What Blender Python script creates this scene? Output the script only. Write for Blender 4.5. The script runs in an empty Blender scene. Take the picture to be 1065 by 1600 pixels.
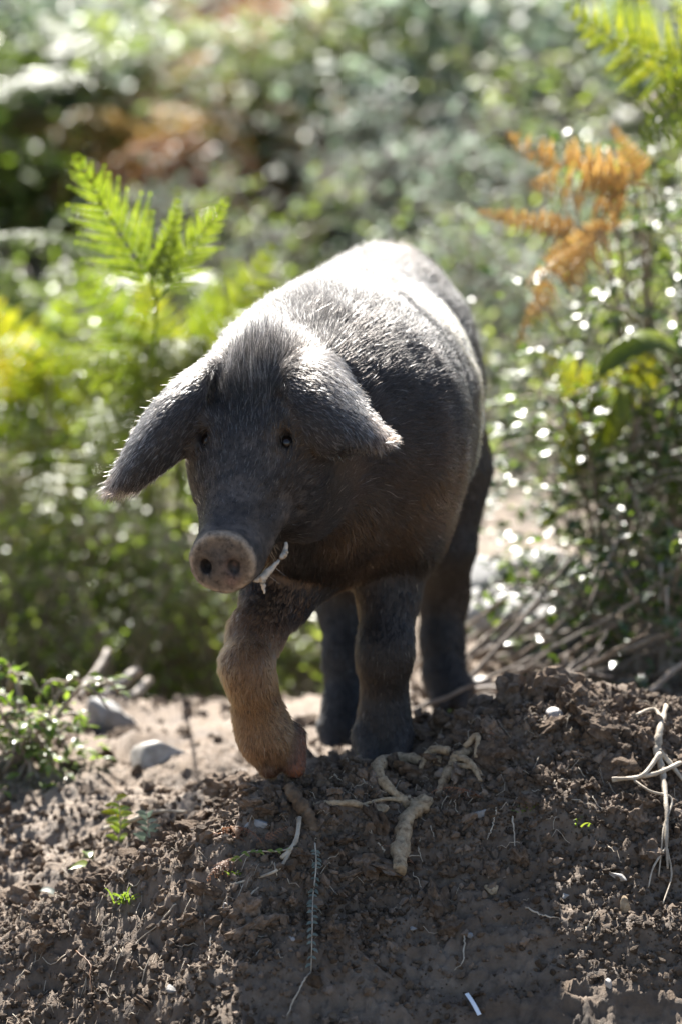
import bpy, math, random
import numpy as np
from mathutils import Vector, Matrix
R = math.radians
rng = np.random.default_rng(7)
random.seed(7)
scene = bpy.context.scene
COL = scene.collection

# ------------------------------------------------------------------ camera
F_PX = 1600 * 150 / 36.0          # focal length in photograph pixels
PITCH = 8.0
CAM = np.array([0.0, -6.5, 1.314])
cam_data = bpy.data.cameras.new("camera")
cam = bpy.data.objects.new("camera", cam_data)
COL.objects.link(cam)
cam.location = CAM
cam.rotation_euler = (R(90 - PITCH), 0, 0)
cam_data.sensor_fit = 'VERTICAL'
cam_data.sensor_height = 36.0
cam_data.lens = 150.0
cam_data.clip_start = 0.05
cam_data.clip_end = 1000
cam_data.dof.use_dof = True
cam_data.dof.focus_distance = 6.28
cam_data.dof.aperture_fstop = 2.4
scene.camera = cam

# ------------------------------------------------------------------ light
SUN_EL, SUN_AZ = 46.5, -8.0       # azimuth from +Y (straight behind the pig) towards +X
world = bpy.data.worlds.new("World")
scene.world = world
world.use_nodes = True
wn = world.node_tree.nodes
sky = wn.new("ShaderNodeTexSky")
sky.sky_type = 'NISHITA'
sky.sun_disc = False
sky.sun_elevation = R(SUN_EL)
sky.sun_rotation = R(SUN_AZ)
world.node_tree.links.new(sky.outputs[0], wn["Background"].inputs[0])
wn["Background"].inputs[1].default_value = 0.056
sun_data = bpy.data.lights.new("sun", 'SUN')
sun_data.energy = 5.0
sun_data.angle = R(0.5)
sun_data.color = (1.0, 0.96, 0.89)
sun = bpy.data.objects.new("sun", sun_data)
COL.objects.link(sun)
d = Vector((math.sin(R(SUN_AZ)) * math.cos(R(SUN_EL)), math.cos(R(SUN_AZ)) * math.cos(R(SUN_EL)), math.sin(R(SUN_EL))))
sun.rotation_euler = d.to_track_quat('Z', 'Y').to_euler()
sun.location = (0, 3, 6)
scene.view_settings.view_transform = 'Standard'
scene.view_settings.look = 'None'
scene.view_settings.gamma = 1.0
scene.view_settings.use_curve_mapping = False
scene.view_settings.exposure = 2.0
scene.cycles.max_bounces = 6
scene.cycles.transparent_max_bounces = 4

# ------------------------------------------------------------------ helpers
def W(px, py, Y):
    """world point on the plane y=Y seen at photograph pixel (px,py)"""
    cx = (px - 532.5) / F_PX
    cy = (800 - py) / F_PX
    p = R(PITCH)
    dx, dy, dz = cx, math.cos(p) + cy * math.sin(p), -math.sin(p) + cy * math.cos(p)
    k = (Y - CAM[1]) / dy
    return np.array([CAM[0] + dx * k, Y, CAM[2] + dz * k])

def lin(h):
    """sRGB hex -> linear rgb"""
    c = [int(h[i:i + 2], 16) / 255 for i in (0, 2, 4)]
    return tuple((x / 12.92 if x <= 0.04045 else ((x + 0.055) / 1.055) ** 2.4) for x in c)

def hash3(ix, iy, iz, seed):
    h = (ix.astype(np.int64) * 374761393 + iy.astype(np.int64) * 668265263 + iz.astype(np.int64) * 2147483647 + seed * 1274126177) & 0xFFFFFFFF
    h = ((h ^ (h >> 13)) * 1274126177) & 0xFFFFFFFF
    h = ((h ^ (h >> 16)) * 2246822519) & 0xFFFFFFFF
    return ((h ^ (h >> 15)) & 0xFFFFFF).astype(np.float64) / 0xFFFFFF * 2 - 1

def vnoise(p, scale=1.0, seed=0):
    """smooth value noise, p (N,3) -> about -1..1"""
    q = np.asarray(p, float) * scale
    i = np.floor(q).astype(np.int64)
    f = q - i
    f = f * f * f * (f * (f * 6 - 15) + 10)
    out = 0
    for a in (0, 1):
        for b in (0, 1):
            for c in (0, 1):
                w = (f[:, 0] if a else 1 - f[:, 0]) * (f[:, 1] if b else 1 - f[:, 1]) * (f[:, 2] if c else 1 - f[:, 2])
                out = out + w * hash3(i[:, 0] + a, i[:, 1] + b, i[:, 2] + c, seed)
    return out

def fbm(p, scale, octaves=4, gain=0.5, seed=0):
    s, a = 0, 1.0
    for o in range(octaves):
        s = s + a * vnoise(p, scale * 2 ** o, seed + o * 17)
        a *= gain
    return s

def sstep(a, b, x):
    t = np.clip((x - a) / (b - a), 0, 1)
    return t * t * (3 - 2 * t)

def mesh_np(name, V, F, smooth=True):
    """V (N,3), F list of arrays (M,k)"""
    me = bpy.data.meshes.new(name)
    V = np.asarray(V, np.float32)
    if not isinstance(F, list):
        F = [F]
    F = [np.asarray(f, np.int32) for f in F if len(f)]
    nl = sum(f.size for f in F)
    nf = sum(len(f) for f in F)
    me.vertices.add(len(V)); me.vertices.foreach_set("co", V.ravel())
    me.loops.add(nl); me.polygons.add(nf)
    me.loops.foreach_set("vertex_index", np.concatenate([f.ravel() for f in F]))
    tot = np.concatenate([np.full(len(f), f.shape[1], np.int32) for f in F])
    st = np.concatenate([[0], np.cumsum(tot)[:-1]]).astype(np.int32)
    me.polygons.foreach_set("loop_start", st)
    me.polygons.foreach_set("loop_total", tot)
    me.polygons.foreach_set("use_smooth", np.full(nf, smooth))
    me.update(calc_edges=True)
    me.validate()
    return me

def tag(o, label=None, cat=None, group=None, kind=None):
    if label: o["label"] = label
    if cat: o["category"] = cat
    if group: o["group"] = group
    if kind: o["kind"] = kind
    return o

def link(name, data, mat=None, parent=None, loc=None, rot=None, scale=None):
    o = bpy.data.objects.new(name, data)
    COL.objects.link(o)
    if mat is not None and data is not None and len(data.materials) == 0:
        data.materials.append(mat)
    if parent is not None: o.parent = parent
    if loc is not None: o.location = loc
    if rot is not None: o.rotation_euler = rot
    if scale is not None: o.scale = scale if hasattr(scale, "__len__") else (scale,) * 3
    return o

class MB:
    """collects geometry, then one mesh"""
    def __init__(s): s.V = []; s.Q = []; s.T = []; s.n = 0
    def add(s, V, Q=None, T=None):
        V = np.asarray(V, float)
        s.V.append(V)
        if Q is not None and len(Q): s.Q.append(np.asarray(Q, int) + s.n)
        if T is not None and len(T): s.T.append(np.asarray(T, int) + s.n)
        s.n += len(V)
    def tube(s, pts, rad, sides=6, jitter=0.0, seed=0):
        pts = np.asarray(pts, float); n = len(pts)
        rad = np.broadcast_to(np.asarray(rad, float), (n,))
        t = np.gradient(pts, axis=0)
        t /= np.linalg.norm(t, axis=1)[:, None] + 1e-12
        ref = np.array([0.31, 0.2, 0.93])
        a = np.cross(t, ref); a /= np.linalg.norm(a, axis=1)[:, None] + 1e-12
        b = np.cross(t, a)
        ang = np.arange(sides) * 2 * math.pi / sides
        ring = pts[:, None, :] + rad[:, None, None] * (np.cos(ang)[None, :, None] * a[:, None, :] + np.sin(ang)[None, :, None] * b[:, None, :])
        if jitter:
            r = np.random.default_rng(seed)
            ring += (ring - pts[:, None, :]) * r.normal(0, jitter, (n, sides, 1))
        V = np.concatenate([ring.reshape(-1, 3), pts[:1], pts[-1:]])
        i = np.arange(n - 1)[:, None] * sides; j = np.arange(sides)[None, :]; k = (j + 1) % sides
        Q = np.stack([i + j, i + k, i + sides + k, i + sides + j], -1).reshape(-1, 4)
        jj = np.arange(sides); kk = (jj + 1) % sides
        T = np.concatenate([np.stack([np.full(sides, n * sides), kk, jj], -1),
                            np.stack([np.full(sides, n * sides + 1), (n - 1) * sides + jj, (n - 1) * sides + kk], -1)])
        s.add(V, Q, T)
    def mesh(s, name, smooth=True):
        return mesh_np(name, np.concatenate(s.V), [np.concatenate(s.Q) if s.Q else np.zeros((0, 4), int), np.concatenate(s.T) if s.T else np.zeros((0, 3), int)], smooth)

def smooth_path(pts, n=24, wob=0.0, seed=0):
    """Catmull-Rom through the points"""
    P = np.asarray(pts, float)
    P = np.concatenate([[2 * P[0] - P[1]], P, [2 * P[-1] - P[-2]]])
    u = np.linspace(0, len(P) - 3 - 1e-6, n); i = u.astype(int); f = (u - i)[:, None]
    a, b, c, e = P[i], P[i + 1], P[i + 2], P[i + 3]
    out = 0.5 * (2 * b + (c - a) * f + (2 * a - 5 * b + 4 * c - e) * f ** 2 + (3 * b - a - 3 * c + e) * f ** 3)
    if wob:
        out += np.random.default_rng(seed).normal(0, wob, out.shape)
    return out

# ------------------------------------------------------------------ materials
def new_mat(name):
    m = bpy.data.materials.new(name); m.use_nodes = True
    nt = m.node_tree
    return m, nt, nt.nodes["Principled BSDF"], nt.links.new

def ramp(nt, stops):
    r = nt.nodes.new("ShaderNodeValToRGB")
    e = r.color_ramp.elements
    while len(e) < len(stops): e.new(0.5)
    for k, (p, c) in enumerate(stops):
        e[k].position = p; e[k].color = (*c, 1)
    return r

def noise_node(nt, scale, detail=6, rough=0.6, coord="Object"):
    tc = nt.nodes.new("ShaderNodeTexCoord")
    n = nt.nodes.new("ShaderNodeTexNoise")
    n.inputs["Scale"].default_value = scale; n.inputs["Detail"].default_value = detail; n.inputs["Roughness"].default_value = rough
    nt.links.new(tc.outputs[coord], n.inputs["Vector"])
    return n

def simple_mat(name, stops, scale=40, rough=0.8, spec=0.3, bump=0.3, bscale=120, bdist=0.004, rand=0.0, coord="Object", island=0.0):
    m, nt, b, L = new_mat(name)
    n = noise_node(nt, scale, 6, 0.65, coord)
    r = ramp(nt, stops)
    if rand:
        oi = nt.nodes.new("ShaderNodeObjectInfo")
        mm = nt.nodes.new("ShaderNodeMath"); mm.operation = 'MULTIPLY_ADD'
        L(oi.outputs["Random"], mm.inputs[0]); mm.inputs[1].default_value = rand; mm.inputs[2].default_value = -rand / 2
        ad = nt.nodes.new("ShaderNodeMath"); ad.operation = 'ADD'
        L(n.outputs[0], ad.inputs[0]); L(mm.outputs[0], ad.inputs[1])
        if island:
            ge = nt.nodes.new("ShaderNodeNewGeometry"); ma = nt.nodes.new("ShaderNodeMath"); ma.operation = 'MULTIPLY_ADD'
            L(ge.outputs["Random Per Island"], ma.inputs[0]); ma.inputs[1].default_value = island; ma.inputs[2].default_value = -island / 2
            a2 = nt.nodes.new("ShaderNodeMath"); a2.operation = 'ADD'; L(ad.outputs[0], a2.inputs[0]); L(ma.outputs[0], a2.inputs[1]); ad = a2
        L(ad.outputs[0], r.inputs[0])
    else:
        L(n.outputs[0], r.inputs[0])
    L(r.outputs[0], b.inputs["Base Color"])
    b.inputs["Roughness"].default_value = rough
    b.inputs["Specular IOR Level"].default_value = spec
    if bump:
        n2 = noise_node(nt, bscale, 5, 0.7, coord)
        bp = nt.nodes.new("ShaderNodeBump"); bp.inputs["Strength"].default_value = bump; bp.inputs["Distance"].default_value = bdist
        L(n2.outputs[0], bp.inputs["Height"]); L(bp.outputs[0], b.inputs["Normal"])
    return m

def leaf_mat(name, stops, rough=0.4, spec=0.5, trans=0.45, tcol=None, scale=9):
    """leaf: glossy front plus light coming through"""
    m, nt, b, L = new_mat(name)
    n = noise_node(nt, scale, 3, 0.6)
    oi = nt.nodes.new("ShaderNodeObjectInfo")
    mm = nt.nodes.new("ShaderNodeMath"); mm.operation = 'MULTIPLY_ADD'
    L(oi.outputs["Random"], mm.inputs[0]); mm.inputs[1].default_value = 0.3; mm.inputs[2].default_value = -0.15
    ge = nt.nodes.new("ShaderNodeNewGeometry")
    m2 = nt.nodes.new("ShaderNodeMath"); m2.operation = 'MULTIPLY_ADD'
    L(ge.outputs["Random Per Island"], m2.inputs[0]); m2.inputs[1].default_value = 0.4; L(mm.outputs[0], m2.inputs[2])
    ad = nt.nodes.new("ShaderNodeMath"); ad.operation = 'MULTIPLY_ADD'
    L(n.outputs[0], ad.inputs[0]); ad.inputs[1].default_value = 0.6; L(m2.outputs[0], ad.inputs[2])
    r = ramp(nt, stops)
    L(ad.outputs[0], r.inputs[0]); L(r.outputs[0], b.inputs["Base Color"])
    b.inputs["Roughness"].default_value = rough; b.inputs["Specular IOR Level"].default_value = spec
    tr = nt.nodes.new("ShaderNodeBsdfTranslucent")
    hs = nt.nodes.new("ShaderNodeMix"); hs.data_type = 'RGBA'; hs.blend_type = 'MULTIPLY'; hs.inputs[0].default_value = 1
    L(r.outputs[0], hs.inputs[6]); hs.inputs[7].default_value = (*(tcol or (2.2, 2.2, 0.9)), 1)
    L(hs.outputs[2], tr.inputs["Color"])
    mx = nt.nodes.new("ShaderNodeMixShader"); mx.inputs[0].default_value = trans
    L(b.outputs[0], mx.inputs[1]); L(tr.outputs[0], mx.inputs[2])
    L(mx.outputs[0], nt.nodes["Material Output"].inputs["Surface"])
    return m

M = {}
def soil_material():
    m, nt, b, L = new_mat("soil")
    big = noise_node(nt, 2.3, 5, 0.6); fine = noise_node(nt, 55, 8, 0.7); mid = noise_node(nt, 14, 6, 0.65)
    mx = nt.nodes.new("ShaderNodeMath"); mx.operation = 'MULTIPLY_ADD'
    L(big.outputs[0], mx.inputs[0]); mx.inputs[1].default_value = 0.55
    mx2 = nt.nodes.new("ShaderNodeMath"); mx2.operation = 'MULTIPLY'
    L(mid.outputs[0], mx2.inputs[0]); mx2.inputs[1].default_value = 0.35; L(mx2.outputs[0], mx.inputs[2])
    mx3 = nt.nodes.new("ShaderNodeMath"); mx3.operation = 'MULTIPLY_ADD'
    L(fine.outputs[0], mx3.inputs[0]); mx3.inputs[1].default_value = 0.3; L(mx.outputs[0], mx3.inputs[2])
    r = ramp(nt, [(0.40, (0.075, 0.052, 0.036)), (0.55, (0.165, 0.122, 0.088)), (0.66, (0.25, 0.195, 0.148)), (0.82, (0.36, 0.295, 0.235))])
    L(mx3.outputs[0], r.inputs[0])
    r2 = ramp(nt, [(0.40, (0.048, 0.032, 0.021)), (0.55, (0.108, 0.075, 0.050)), (0.68, (0.175, 0.128, 0.092)), (0.85, (0.27, 0.21, 0.165))]); L(mx3.outputs[0], r2.inputs[0])
    dr = nt.nodes.new("ShaderNodeAttribute"); dr.attribute_name = "dry"
    mxc = nt.nodes.new("ShaderNodeMix"); mxc.data_type = 'RGBA'; L(dr.outputs["Fac"], mxc.inputs[0]); L(r2.outputs[0], mxc.inputs[6]); L(r.outputs[0], mxc.inputs[7])
    L(mxc.outputs[2], b.inputs["Base Color"])
    rr = nt.nodes.new("ShaderNodeMapRange"); L(mid.outputs[0], rr.inputs[0])
    rr.inputs[1].default_value = 0.3; rr.inputs[2].default_value = 0.7; rr.inputs[3].default_value = 0.6; rr.inputs[4].default_value = 0.95
    L(rr.outputs[0], b.inputs["Roughness"]); b.inputs["Specular IOR Level"].default_value = 0.3
    n2 = noise_node(nt, 160, 6, 0.75)
    bp = nt.nodes.new("ShaderNodeBump"); bp.inputs["Strength"].default_value = 0.75; bp.inputs["Distance"].default_value = 0.006
    L(n2.outputs[0], bp.inputs["Height"]); L(bp.outputs[0], b.inputs["Normal"])
    return m
M["soil"] = soil_material()
M["clod"] = simple_mat("soil_clod", [(0.25, (0.08, 0.056, 0.039)), (0.5, (0.185, 0.138, 0.10)), (0.8, (0.34, 0.27, 0.21))], 30, 0.9, 0.25, 0.9, 190, 0.006, 0.2, island=0.3)
M["clod_moist"] = simple_mat("soil_clod_moist", [(0.25, (0.05, 0.034, 0.022)), (0.5, (0.12, 0.085, 0.058)), (0.8, (0.25, 0.19, 0.145))], 30, 0.9, 0.25, 0.9, 190, 0.006, 0.2, island=0.3)
M["clod_big"] = simple_mat("soil_clod_large", [(0.3, (0.07, 0.048, 0.033)), (0.5, (0.145, 0.104, 0.073)), (0.72, (0.27, 0.205, 0.155))], 2.2, 0.95, 0.2, 0.5, 7, 0.10, 0.2)
M["root"] = simple_mat("root_bark", [(0.3, (0.12, 0.08, 0.05)), (0.46, (0.33, 0.245, 0.155)), (0.72, (0.52, 0.41, 0.28))], 110, 0.85, 0.25, 0.9, 210, 0.004)
M["palewood"] = simple_mat("pale_twig", [(0.3, (0.22, 0.17, 0.12)), (0.55, (0.45, 0.38, 0.29)), (0.8, (0.58, 0.52, 0.43))], 40, 0.7, 0.3, 0.5, 200, 0.002)
M["drystem"] = simple_mat("dry_stem", [(0.3, (0.12, 0.09, 0.065)), (0.55, (0.27, 0.21, 0.16)), (0.8, (0.42, 0.36, 0.29))], 20, 0.6, 0.4, 0.4, 120, 0.002, 0.3)
M["darkwood"] = simple_mat("dark_wood", [(0.3, (0.05, 0.033, 0.02)), (0.55, (0.14, 0.095, 0.06)), (0.8, (0.30, 0.23, 0.16))], 35, 0.8, 0.3, 0.8, 130, 0.004)
M["rock"] = simple_mat("grey_stone", [(0.3, (0.16, 0.145, 0.13)), (0.5, (0.27, 0.26, 0.25)), (0.75, (0.34, 0.33, 0.33))], 30, 0.7, 0.4, 0.6, 60, 0.008, 0.2)
M["limestone"] = simple_mat("pale_stone", [(0.3, (0.25, 0.22, 0.19)), (0.5, (0.40, 0.37, 0.34)), (0.8, (0.48, 0.46, 0.43))], 35, 0.6, 0.4, 0.5, 50, 0.006, 0.2)
M["plastic"] = simple_mat("white_plastic", [(0.3, (0.62, 0.66, 0.70)), (0.7, (0.78, 0.80, 0.82))], 30, 0.4, 0.5, 0.0)
M["fern"] = leaf_mat("fern_leaf", [(0.25, (0.055, 0.085, 0.018)), (0.5, (0.095, 0.13, 0.024)), (0.85, (0.15, 0.18, 0.04))], 0.36, 0.6, 0.55, (2.5, 2.4, 0.7))
M["fern_yellow"] = leaf_mat("fern_leaf_yellowing", [(0.25, (0.09, 0.13, 0.02)), (0.6, (0.17, 0.20, 0.025)), (0.9, (0.27, 0.22, 0.03))], 0.45, 0.45, 0.5, (2.2, 2.0, 0.8))
M["fern_dead"] = leaf_mat("fern_leaf_dead", [(0.25, (0.30, 0.18, 0.065)), (0.55, (0.46, 0.32, 0.13)), (0.9, (0.56, 0.45, 0.24))], 0.45, 0.45, 0.42, (1.35, 1.2, 0.85))
M["fern_rust"] = leaf_mat("fern_leaf_rust", [(0.25, (0.16, 0.075, 0.04)), (0.55, (0.30, 0.165, 0.095)), (0.9, (0.42, 0.28, 0.18))], 0.45, 0.35, 0.35, (1.5, 1.2, 0.9))
M["bramble"] = leaf_mat("bramble_leaf", [(0.25, (0.03, 0.055, 0.02)), (0.55, (0.07, 0.105, 0.035)), (0.9, (0.17, 0.18, 0.05))], 0.32, 0.6, 0.4, (2.4, 2.4, 0.8), 4)
M["shrub"] = leaf_mat("shrub_leaf", [(0.25, (0.10, 0.13, 0.075)), (0.55, (0.165, 0.19, 0.11)), (0.9, (0.25, 0.26, 0.17))], 0.45, 0.5, 0.5, (1.8, 1.9, 1.1))
M["bright"] = leaf_mat("bright_leaf", [(0.25, (0.09, 0.14, 0.035)), (0.55, (0.17, 0.225, 0.06)), (0.9, (0.29, 0.31, 0.09))], 0.34, 0.6, 0.5, (2.0, 2.1, 0.8))
M["herb"] = leaf_mat("herb_leaf", [(0.25, (0.12, 0.17, 0.045)), (0.55, (0.20, 0.25, 0.07)), (0.9, (0.31, 0.34, 0.12))], 0.34, 0.65, 0.55, (1.9, 1.95, 0.8))
M["greygreen"] = leaf_mat("grey_green_leaf", [(0.25, (0.12, 0.15, 0.13)), (0.55, (0.20, 0.235, 0.205)), (0.9, (0.30, 0.33, 0.29))], 0.5, 0.45, 0.5, (1.6, 1.8, 1.45))
M["grass"] = leaf_mat("grass_blade", [(0.25, (0.05, 0.10, 0.02)), (0.6, (0.12, 0.17, 0.035)), (0.9, (0.26, 0.24, 0.08))], 0.45, 0.4, 0.4)
M["deadleaf"] = leaf_mat("dead_leaf", [(0.25, (0.12, 0.06, 0.03)), (0.6, (0.25, 0.14, 0.08)), (0.9, (0.36, 0.25, 0.15))], 0.55, 0.3, 0.3, (1.5, 1.2, 0.9))

# ------------------------------------------------------------------ ground
CX = [-3, -0.9, -0.55, -0.38, -0.26, -0.13, 0.0, 0.10, 0.20, 0.35, 0.55, 0.9, 3]
CZ = [-0.24, -0.225, -0.205, -0.165, -0.10, -0.005, 0.0, 0.02, 0.07, 0.105, 0.075, 0.05, 0.0]
CY = [-0.05, -0.12, -0.14, -0.19, -0.24, -0.26, -0.18, -0.10, -0.04, 0.0, 0.0, -0.02, -0.05]
BZ = [-0.10, -0.10, -0.10, -0.095, -0.09, -0.085, -0.075, -0.055, -0.03, -0.03, -0.03, -0.03, 0.0]
def smooth_interp(x, xs, ys):
    out = 0
    for o, w in ((-0.05, .25), (0, .5), (0.05, .25)):
        out = out + w * np.interp(x + o, xs, ys)
    return out

def H(x, y):
    """smooth ground height"""
    x = np.asarray(x, float); y = np.asarray(y, float)
    zc = smooth_interp(x, CX, CZ); yc = smooth_interp(x, CX, CY); zb = smooth_interp(x, CX, BZ)
    d = yc - y
    back = zc + (zb - zc) * sstep(0.10, 0.62, -d) - 0.0 * d
    dd = np.maximum(d, 0)
    face = zc - (np.sqrt((dd * 0.74) ** 2 + 0.05 ** 2) - 0.05)
    floor = -0.62
    face = np.where(face > floor + 0.12, face, floor + 0.12 * np.exp(np.minimum((face - floor - 0.12) / 0.12, 0)))
    z = np.where(d > 0, face, back)
    hy = np.maximum(y - 1.3, 0)
    hill = 0.115 * hy + 0.0016 * hy ** 2
    hill = np.minimum(hill, 0.115 * hy + 0.16 * np.maximum(hy, 0))
    side = 0.05 * np.maximum(np.abs(x) - 1.5, 0) * sstep(0.5, 4, y)
    dip = 0.34 * sstep(0.95, 2.1, y) * sstep(5.2, 2.8, y) * sstep(0.3, -0.05, x)
    return z + hill * 1.0 + side - dip

def Hrough(x, y):
    x = np.asarray(x, float).ravel(); y = np.asarray(y, float).ravel()
    z = H(x, y)
    p = np.stack([x, y, z], -1)
    near = np.clip(1 - (np.maximum(np.abs(x) - 1.0, 0) + np.maximum(np.abs(y) - 1.0, 0)) / 2, 0.25, 1)
    face = sstep(0.05, 0.25, smooth_interp(x, CX, CY) - y)
    lump = fbm(p, 9, 2, 0.5, 3) * 0.020
    mid = (1 - np.abs(vnoise(p, 27, 41))) * 0.016 + (1 - np.abs(vnoise(p, 55, 11))) * 0.012
    fine = (1 - np.abs(vnoise(p, 95, 5)) * 2) * 0.005 + vnoise(p, 190, 8) * 0.0035
    amp = (1 - 0.2 * face) * (1 - 0.55 * sstep(0.05, 0.3, y - smooth_interp(x, CX, CY)))
    # flatten a little under the feet
    return z + lump * near + (mid - 0.018) * amp * near + fine * near

def grid_axis(lo, hi, step, far, grow):
    a = list(np.arange(lo, hi, step))
    s = step; v = a[-1]
    up = []
    while v < far: s *= grow; v += s; up.append(v)
    s = step; v = a[0]; dn = []
    while v > -far: s *= grow; v -= s; dn.append(v)
    return np.array(dn[::-1] + a + up)
gx = grid_axis(-0.62, 0.62, 0.0045, 90, 1.14)
gy = grid_axis(-0.55, 0.50, 0.0045, 90, 1.11)
GX, GY = np.meshgrid(gx, gy, indexing='ij')
gz = Hrough(GX, GY)
gd = GY.ravel() - smooth_interp(GX.ravel(), CX, CY)
gdry = 0.85 * sstep(0.12, 0.5, gd) * sstep(0.35, -0.1, GX.ravel() - 0.6 * np.maximum(gd - .3, 0)) + 0.55 * sstep(0.12, -0.25, GX.ravel()) * sstep(-0.25, 0.1, gd) + 0.6 * sstep(-0.16, -0.36, gd)
gdry = np.clip(gdry + 0.35 * fbm(np.stack([GX.ravel(), GY.ravel(), gz], -1), 7, 3, .5, 91) * (gdry > 0.02), 0, 1)
V = np.stack([GX.ravel(), GY.ravel(), gz], -1)
nx, ny = GX.shape
i = np.arange(nx - 1)[:, None] * ny; j = np.arange(ny - 1)[None, :]
Q = np.stack([i + j, i + ny + j, i + ny + j + 1, i + j + 1], -1).reshape(-1, 4)
ground = link("ground", mesh_np("ground", V, Q), M["soil"])
da = ground.data.attributes.new("dry", 'FLOAT', 'POINT'); da.data.foreach_set("value", gdry.astype(np.float32))
tag(ground, "bare brown rooted-up soil bank with a hillside rising behind it", "ground", kind="structure")

def icos(sub):
    import bmesh
    bm = bmesh.new(); bmesh.ops.create_icosphere(bm, subdivisions=sub, radius=1)
    V = np.array([v.co[:] for v in bm.verts]); T = np.array([[v.index for v in f.verts] for f in bm.faces]); bm.free()
    return V, T
ICO1, ICO2, ICO3 = icos(1), icos(2), icos(3)
def lump(ico, seed, amp=0.28, sc=1.3, sq=0.8):
    V, T = ico
    n = fbm(V + seed * 7.13, sc, 3, 0.55, seed)
    cell = np.abs(vnoise(V + seed * 3.7, 2.6, seed + 5)) * 0.35
    V2 = V * (1 + amp * n - amp * cell)[:, None] * (1 + 0.35 * np.random.default_rng(seed).uniform(-1, 1, 3))
    V2[:, 2] *= sq
    return V2, T
def rotmats(n, r):
    q = r.normal(size=(n, 4)); q /= np.linalg.norm(q, axis=1)[:, None]
    w, x, y, z = q.T
    return np.stack([np.stack([1 - 2 * (y * y + z * z), 2 * (x * y - z * w), 2 * (x * z + y * w)], -1),
                     np.stack([2 * (x * y + z * w), 1 - 2 * (x * x + z * z), 2 * (y * z - x * w)], -1),
                     np.stack([2 * (x * z - y * w), 2 * (y * z + x * w), 1 - 2 * (x * x + y * y)], -1)], 1)

# soil crumbs: too many and too small to pick apart
def crumbs(name, n, smin, smax, region, seed, ico, amp, mat="clod_moist"):
    r = np.random.default_rng(seed)
    x, y = region(r, n)
    z = Hrough(x, y)
    s = smin * (smax / smin) ** (r.random(len(x)) ** 2.2)
    base = [lump(ico, k + seed, amp, 1.6, 0.85)[0] * (1 + np.random.default_rng(k + 900).uniform(-.34, .30, (len(ico[0]), 1))) for k in range(8)]
    T = ico[1]
    RM = rotmats(len(x), r)
    which = r.integers(0, 8, len(x))
    Vs = np.stack(base)[which]
    P = np.einsum('nij,nkj->nki', RM, Vs) * s[:, None, None] + np.stack([x, y, z + s * 0.35], -1)[:, None, :]
    nv = Vs.shape[1]
    TT = (T[None] + (np.arange(len(x)) * nv)[:, None, None]).reshape(-1, 3)
    o = link(name, mesh_np(name, P.reshape(-1, 3), TT, False), M[mat], ground)
    o["kind"] = "stuff"
    return o
def reg_bank(r, n):
    x = r.uniform(-0.62, 0.62, n); y = smooth_interp(x, CX, CY) + np.clip(r.normal(-0.02, 0.17, n), -0.42, 0.7)
    keep = vnoise(np.stack([x, y, 0 * x], -1), 6, 77) + r.normal(0, 0.35, n) > -0.15
    return x[keep], y[keep]
def reg_low(r, n):
    x = r.uniform(-0.62, 0.62, n); y = smooth_interp(x, CX, CY) - r.uniform(0.12, 0.5, n)
    keep = vnoise(np.stack([x, y, 0 * x], -1), 5, 79) + 1.2 * (x - 0.1) + r.normal(0, 0.35, n) > 0.0
    return x[keep], y[keep]
def reg_flat(r, n):
    x = r.uniform(-0.95, 0.95, n); y = r.uniform(-0.15, 1.5, n)
    keep = vnoise(np.stack([x, y, 0 * x], -1), 5, 78) + r.normal(0, 0.4, n) > -0.1
    return x[keep], y[keep]
crumbs("soil_crumbs", 26000, 0.0016, 0.008, reg_bank, 21, ICO1, 0.35)
crumbs("soil_crumbs", 3200, 0.005, 0.011, reg_bank, 22, ICO2, 0.35)
crumbs("soil_crumbs", 17000, 0.0015, 0.008, reg_low, 24, ICO1, 0.35)
crumbs("soil_crumbs", 5500, 0.004, 0.014, reg_flat, 23, ICO1, 0.35, "clod")

# clods that can be told apart
clod_meshes = []
for k in range(14):
    Vv, Tt = lump(ICO3, 100 + k, 0.42, 1.5, 0.75)
    Vv = Vv * (1 + 0.38 * np.abs(vnoise(Vv, 3.0, k)) + 0.22 * np.abs(vnoise(Vv, 6.5, k + 3)) + np.random.default_rng(k).uniform(-.09, .09, len(Vv)))[:, None] * 0.8
    clod_meshes.append(mesh_np("soil_clod", Vv, Tt, False))
    clod_meshes[-1].materials.append(M["clod_big"])
def clod(x, y, s, sink=0.3):
    z = float(Hrough([x], [y])[0])
    o = link("soil_clod", random.choice(clod_meshes), None, ground, (x, y, z + s * (0.55 - sink)), (random.uniform(0, 6), random.uniform(-.5, .5), random.uniform(0, 6)),
             (s * random.uniform(.8, 1.3), s * random.uniform(.8, 1.2), s * random.uniform(.7, 1.1)))
    return o
xr, yr = reg_bank(np.random.default_rng(5), 330)
for x, y in list(zip(xr, yr))[:150]:
    clod(float(x), float(y), random.uniform(0.010, 0.024))
for k in range(70):
    clod(random.uniform(-0.75, 0.1), random.uniform(-0.2, 0.9), random.uniform(0.008, 0.022))
for px, py, Y, s in [(870, 1108, 0.03, .030), (905, 1105, 0.04, .026), (835, 1112, 0.02, .03), (800, 1108, 0.02, .034), (775, 1135, -0.02, .028), (268, 1318, -0.16, .030),
                     (300, 1335, -0.18, .034), (395, 1222, -0.22, .020), (420, 1228, -0.24, .026), (455, 1228, -0.22, .022), (620, 1180, 0.02, .02), (655, 1175, 0.02, .026), (690, 1165, 0.02, .024),
                     (640, 1235, -0.12, .02), (725, 1180, -0.03, .03), (345, 1245, 0.05, .035), (40, 1362, -0.1, .03), (120, 1350, -0.12, .03), (220, 1300, -0.05, .026)]:
    p = W(px, py, Y); clod(float(p[0]), Y, s)

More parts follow.
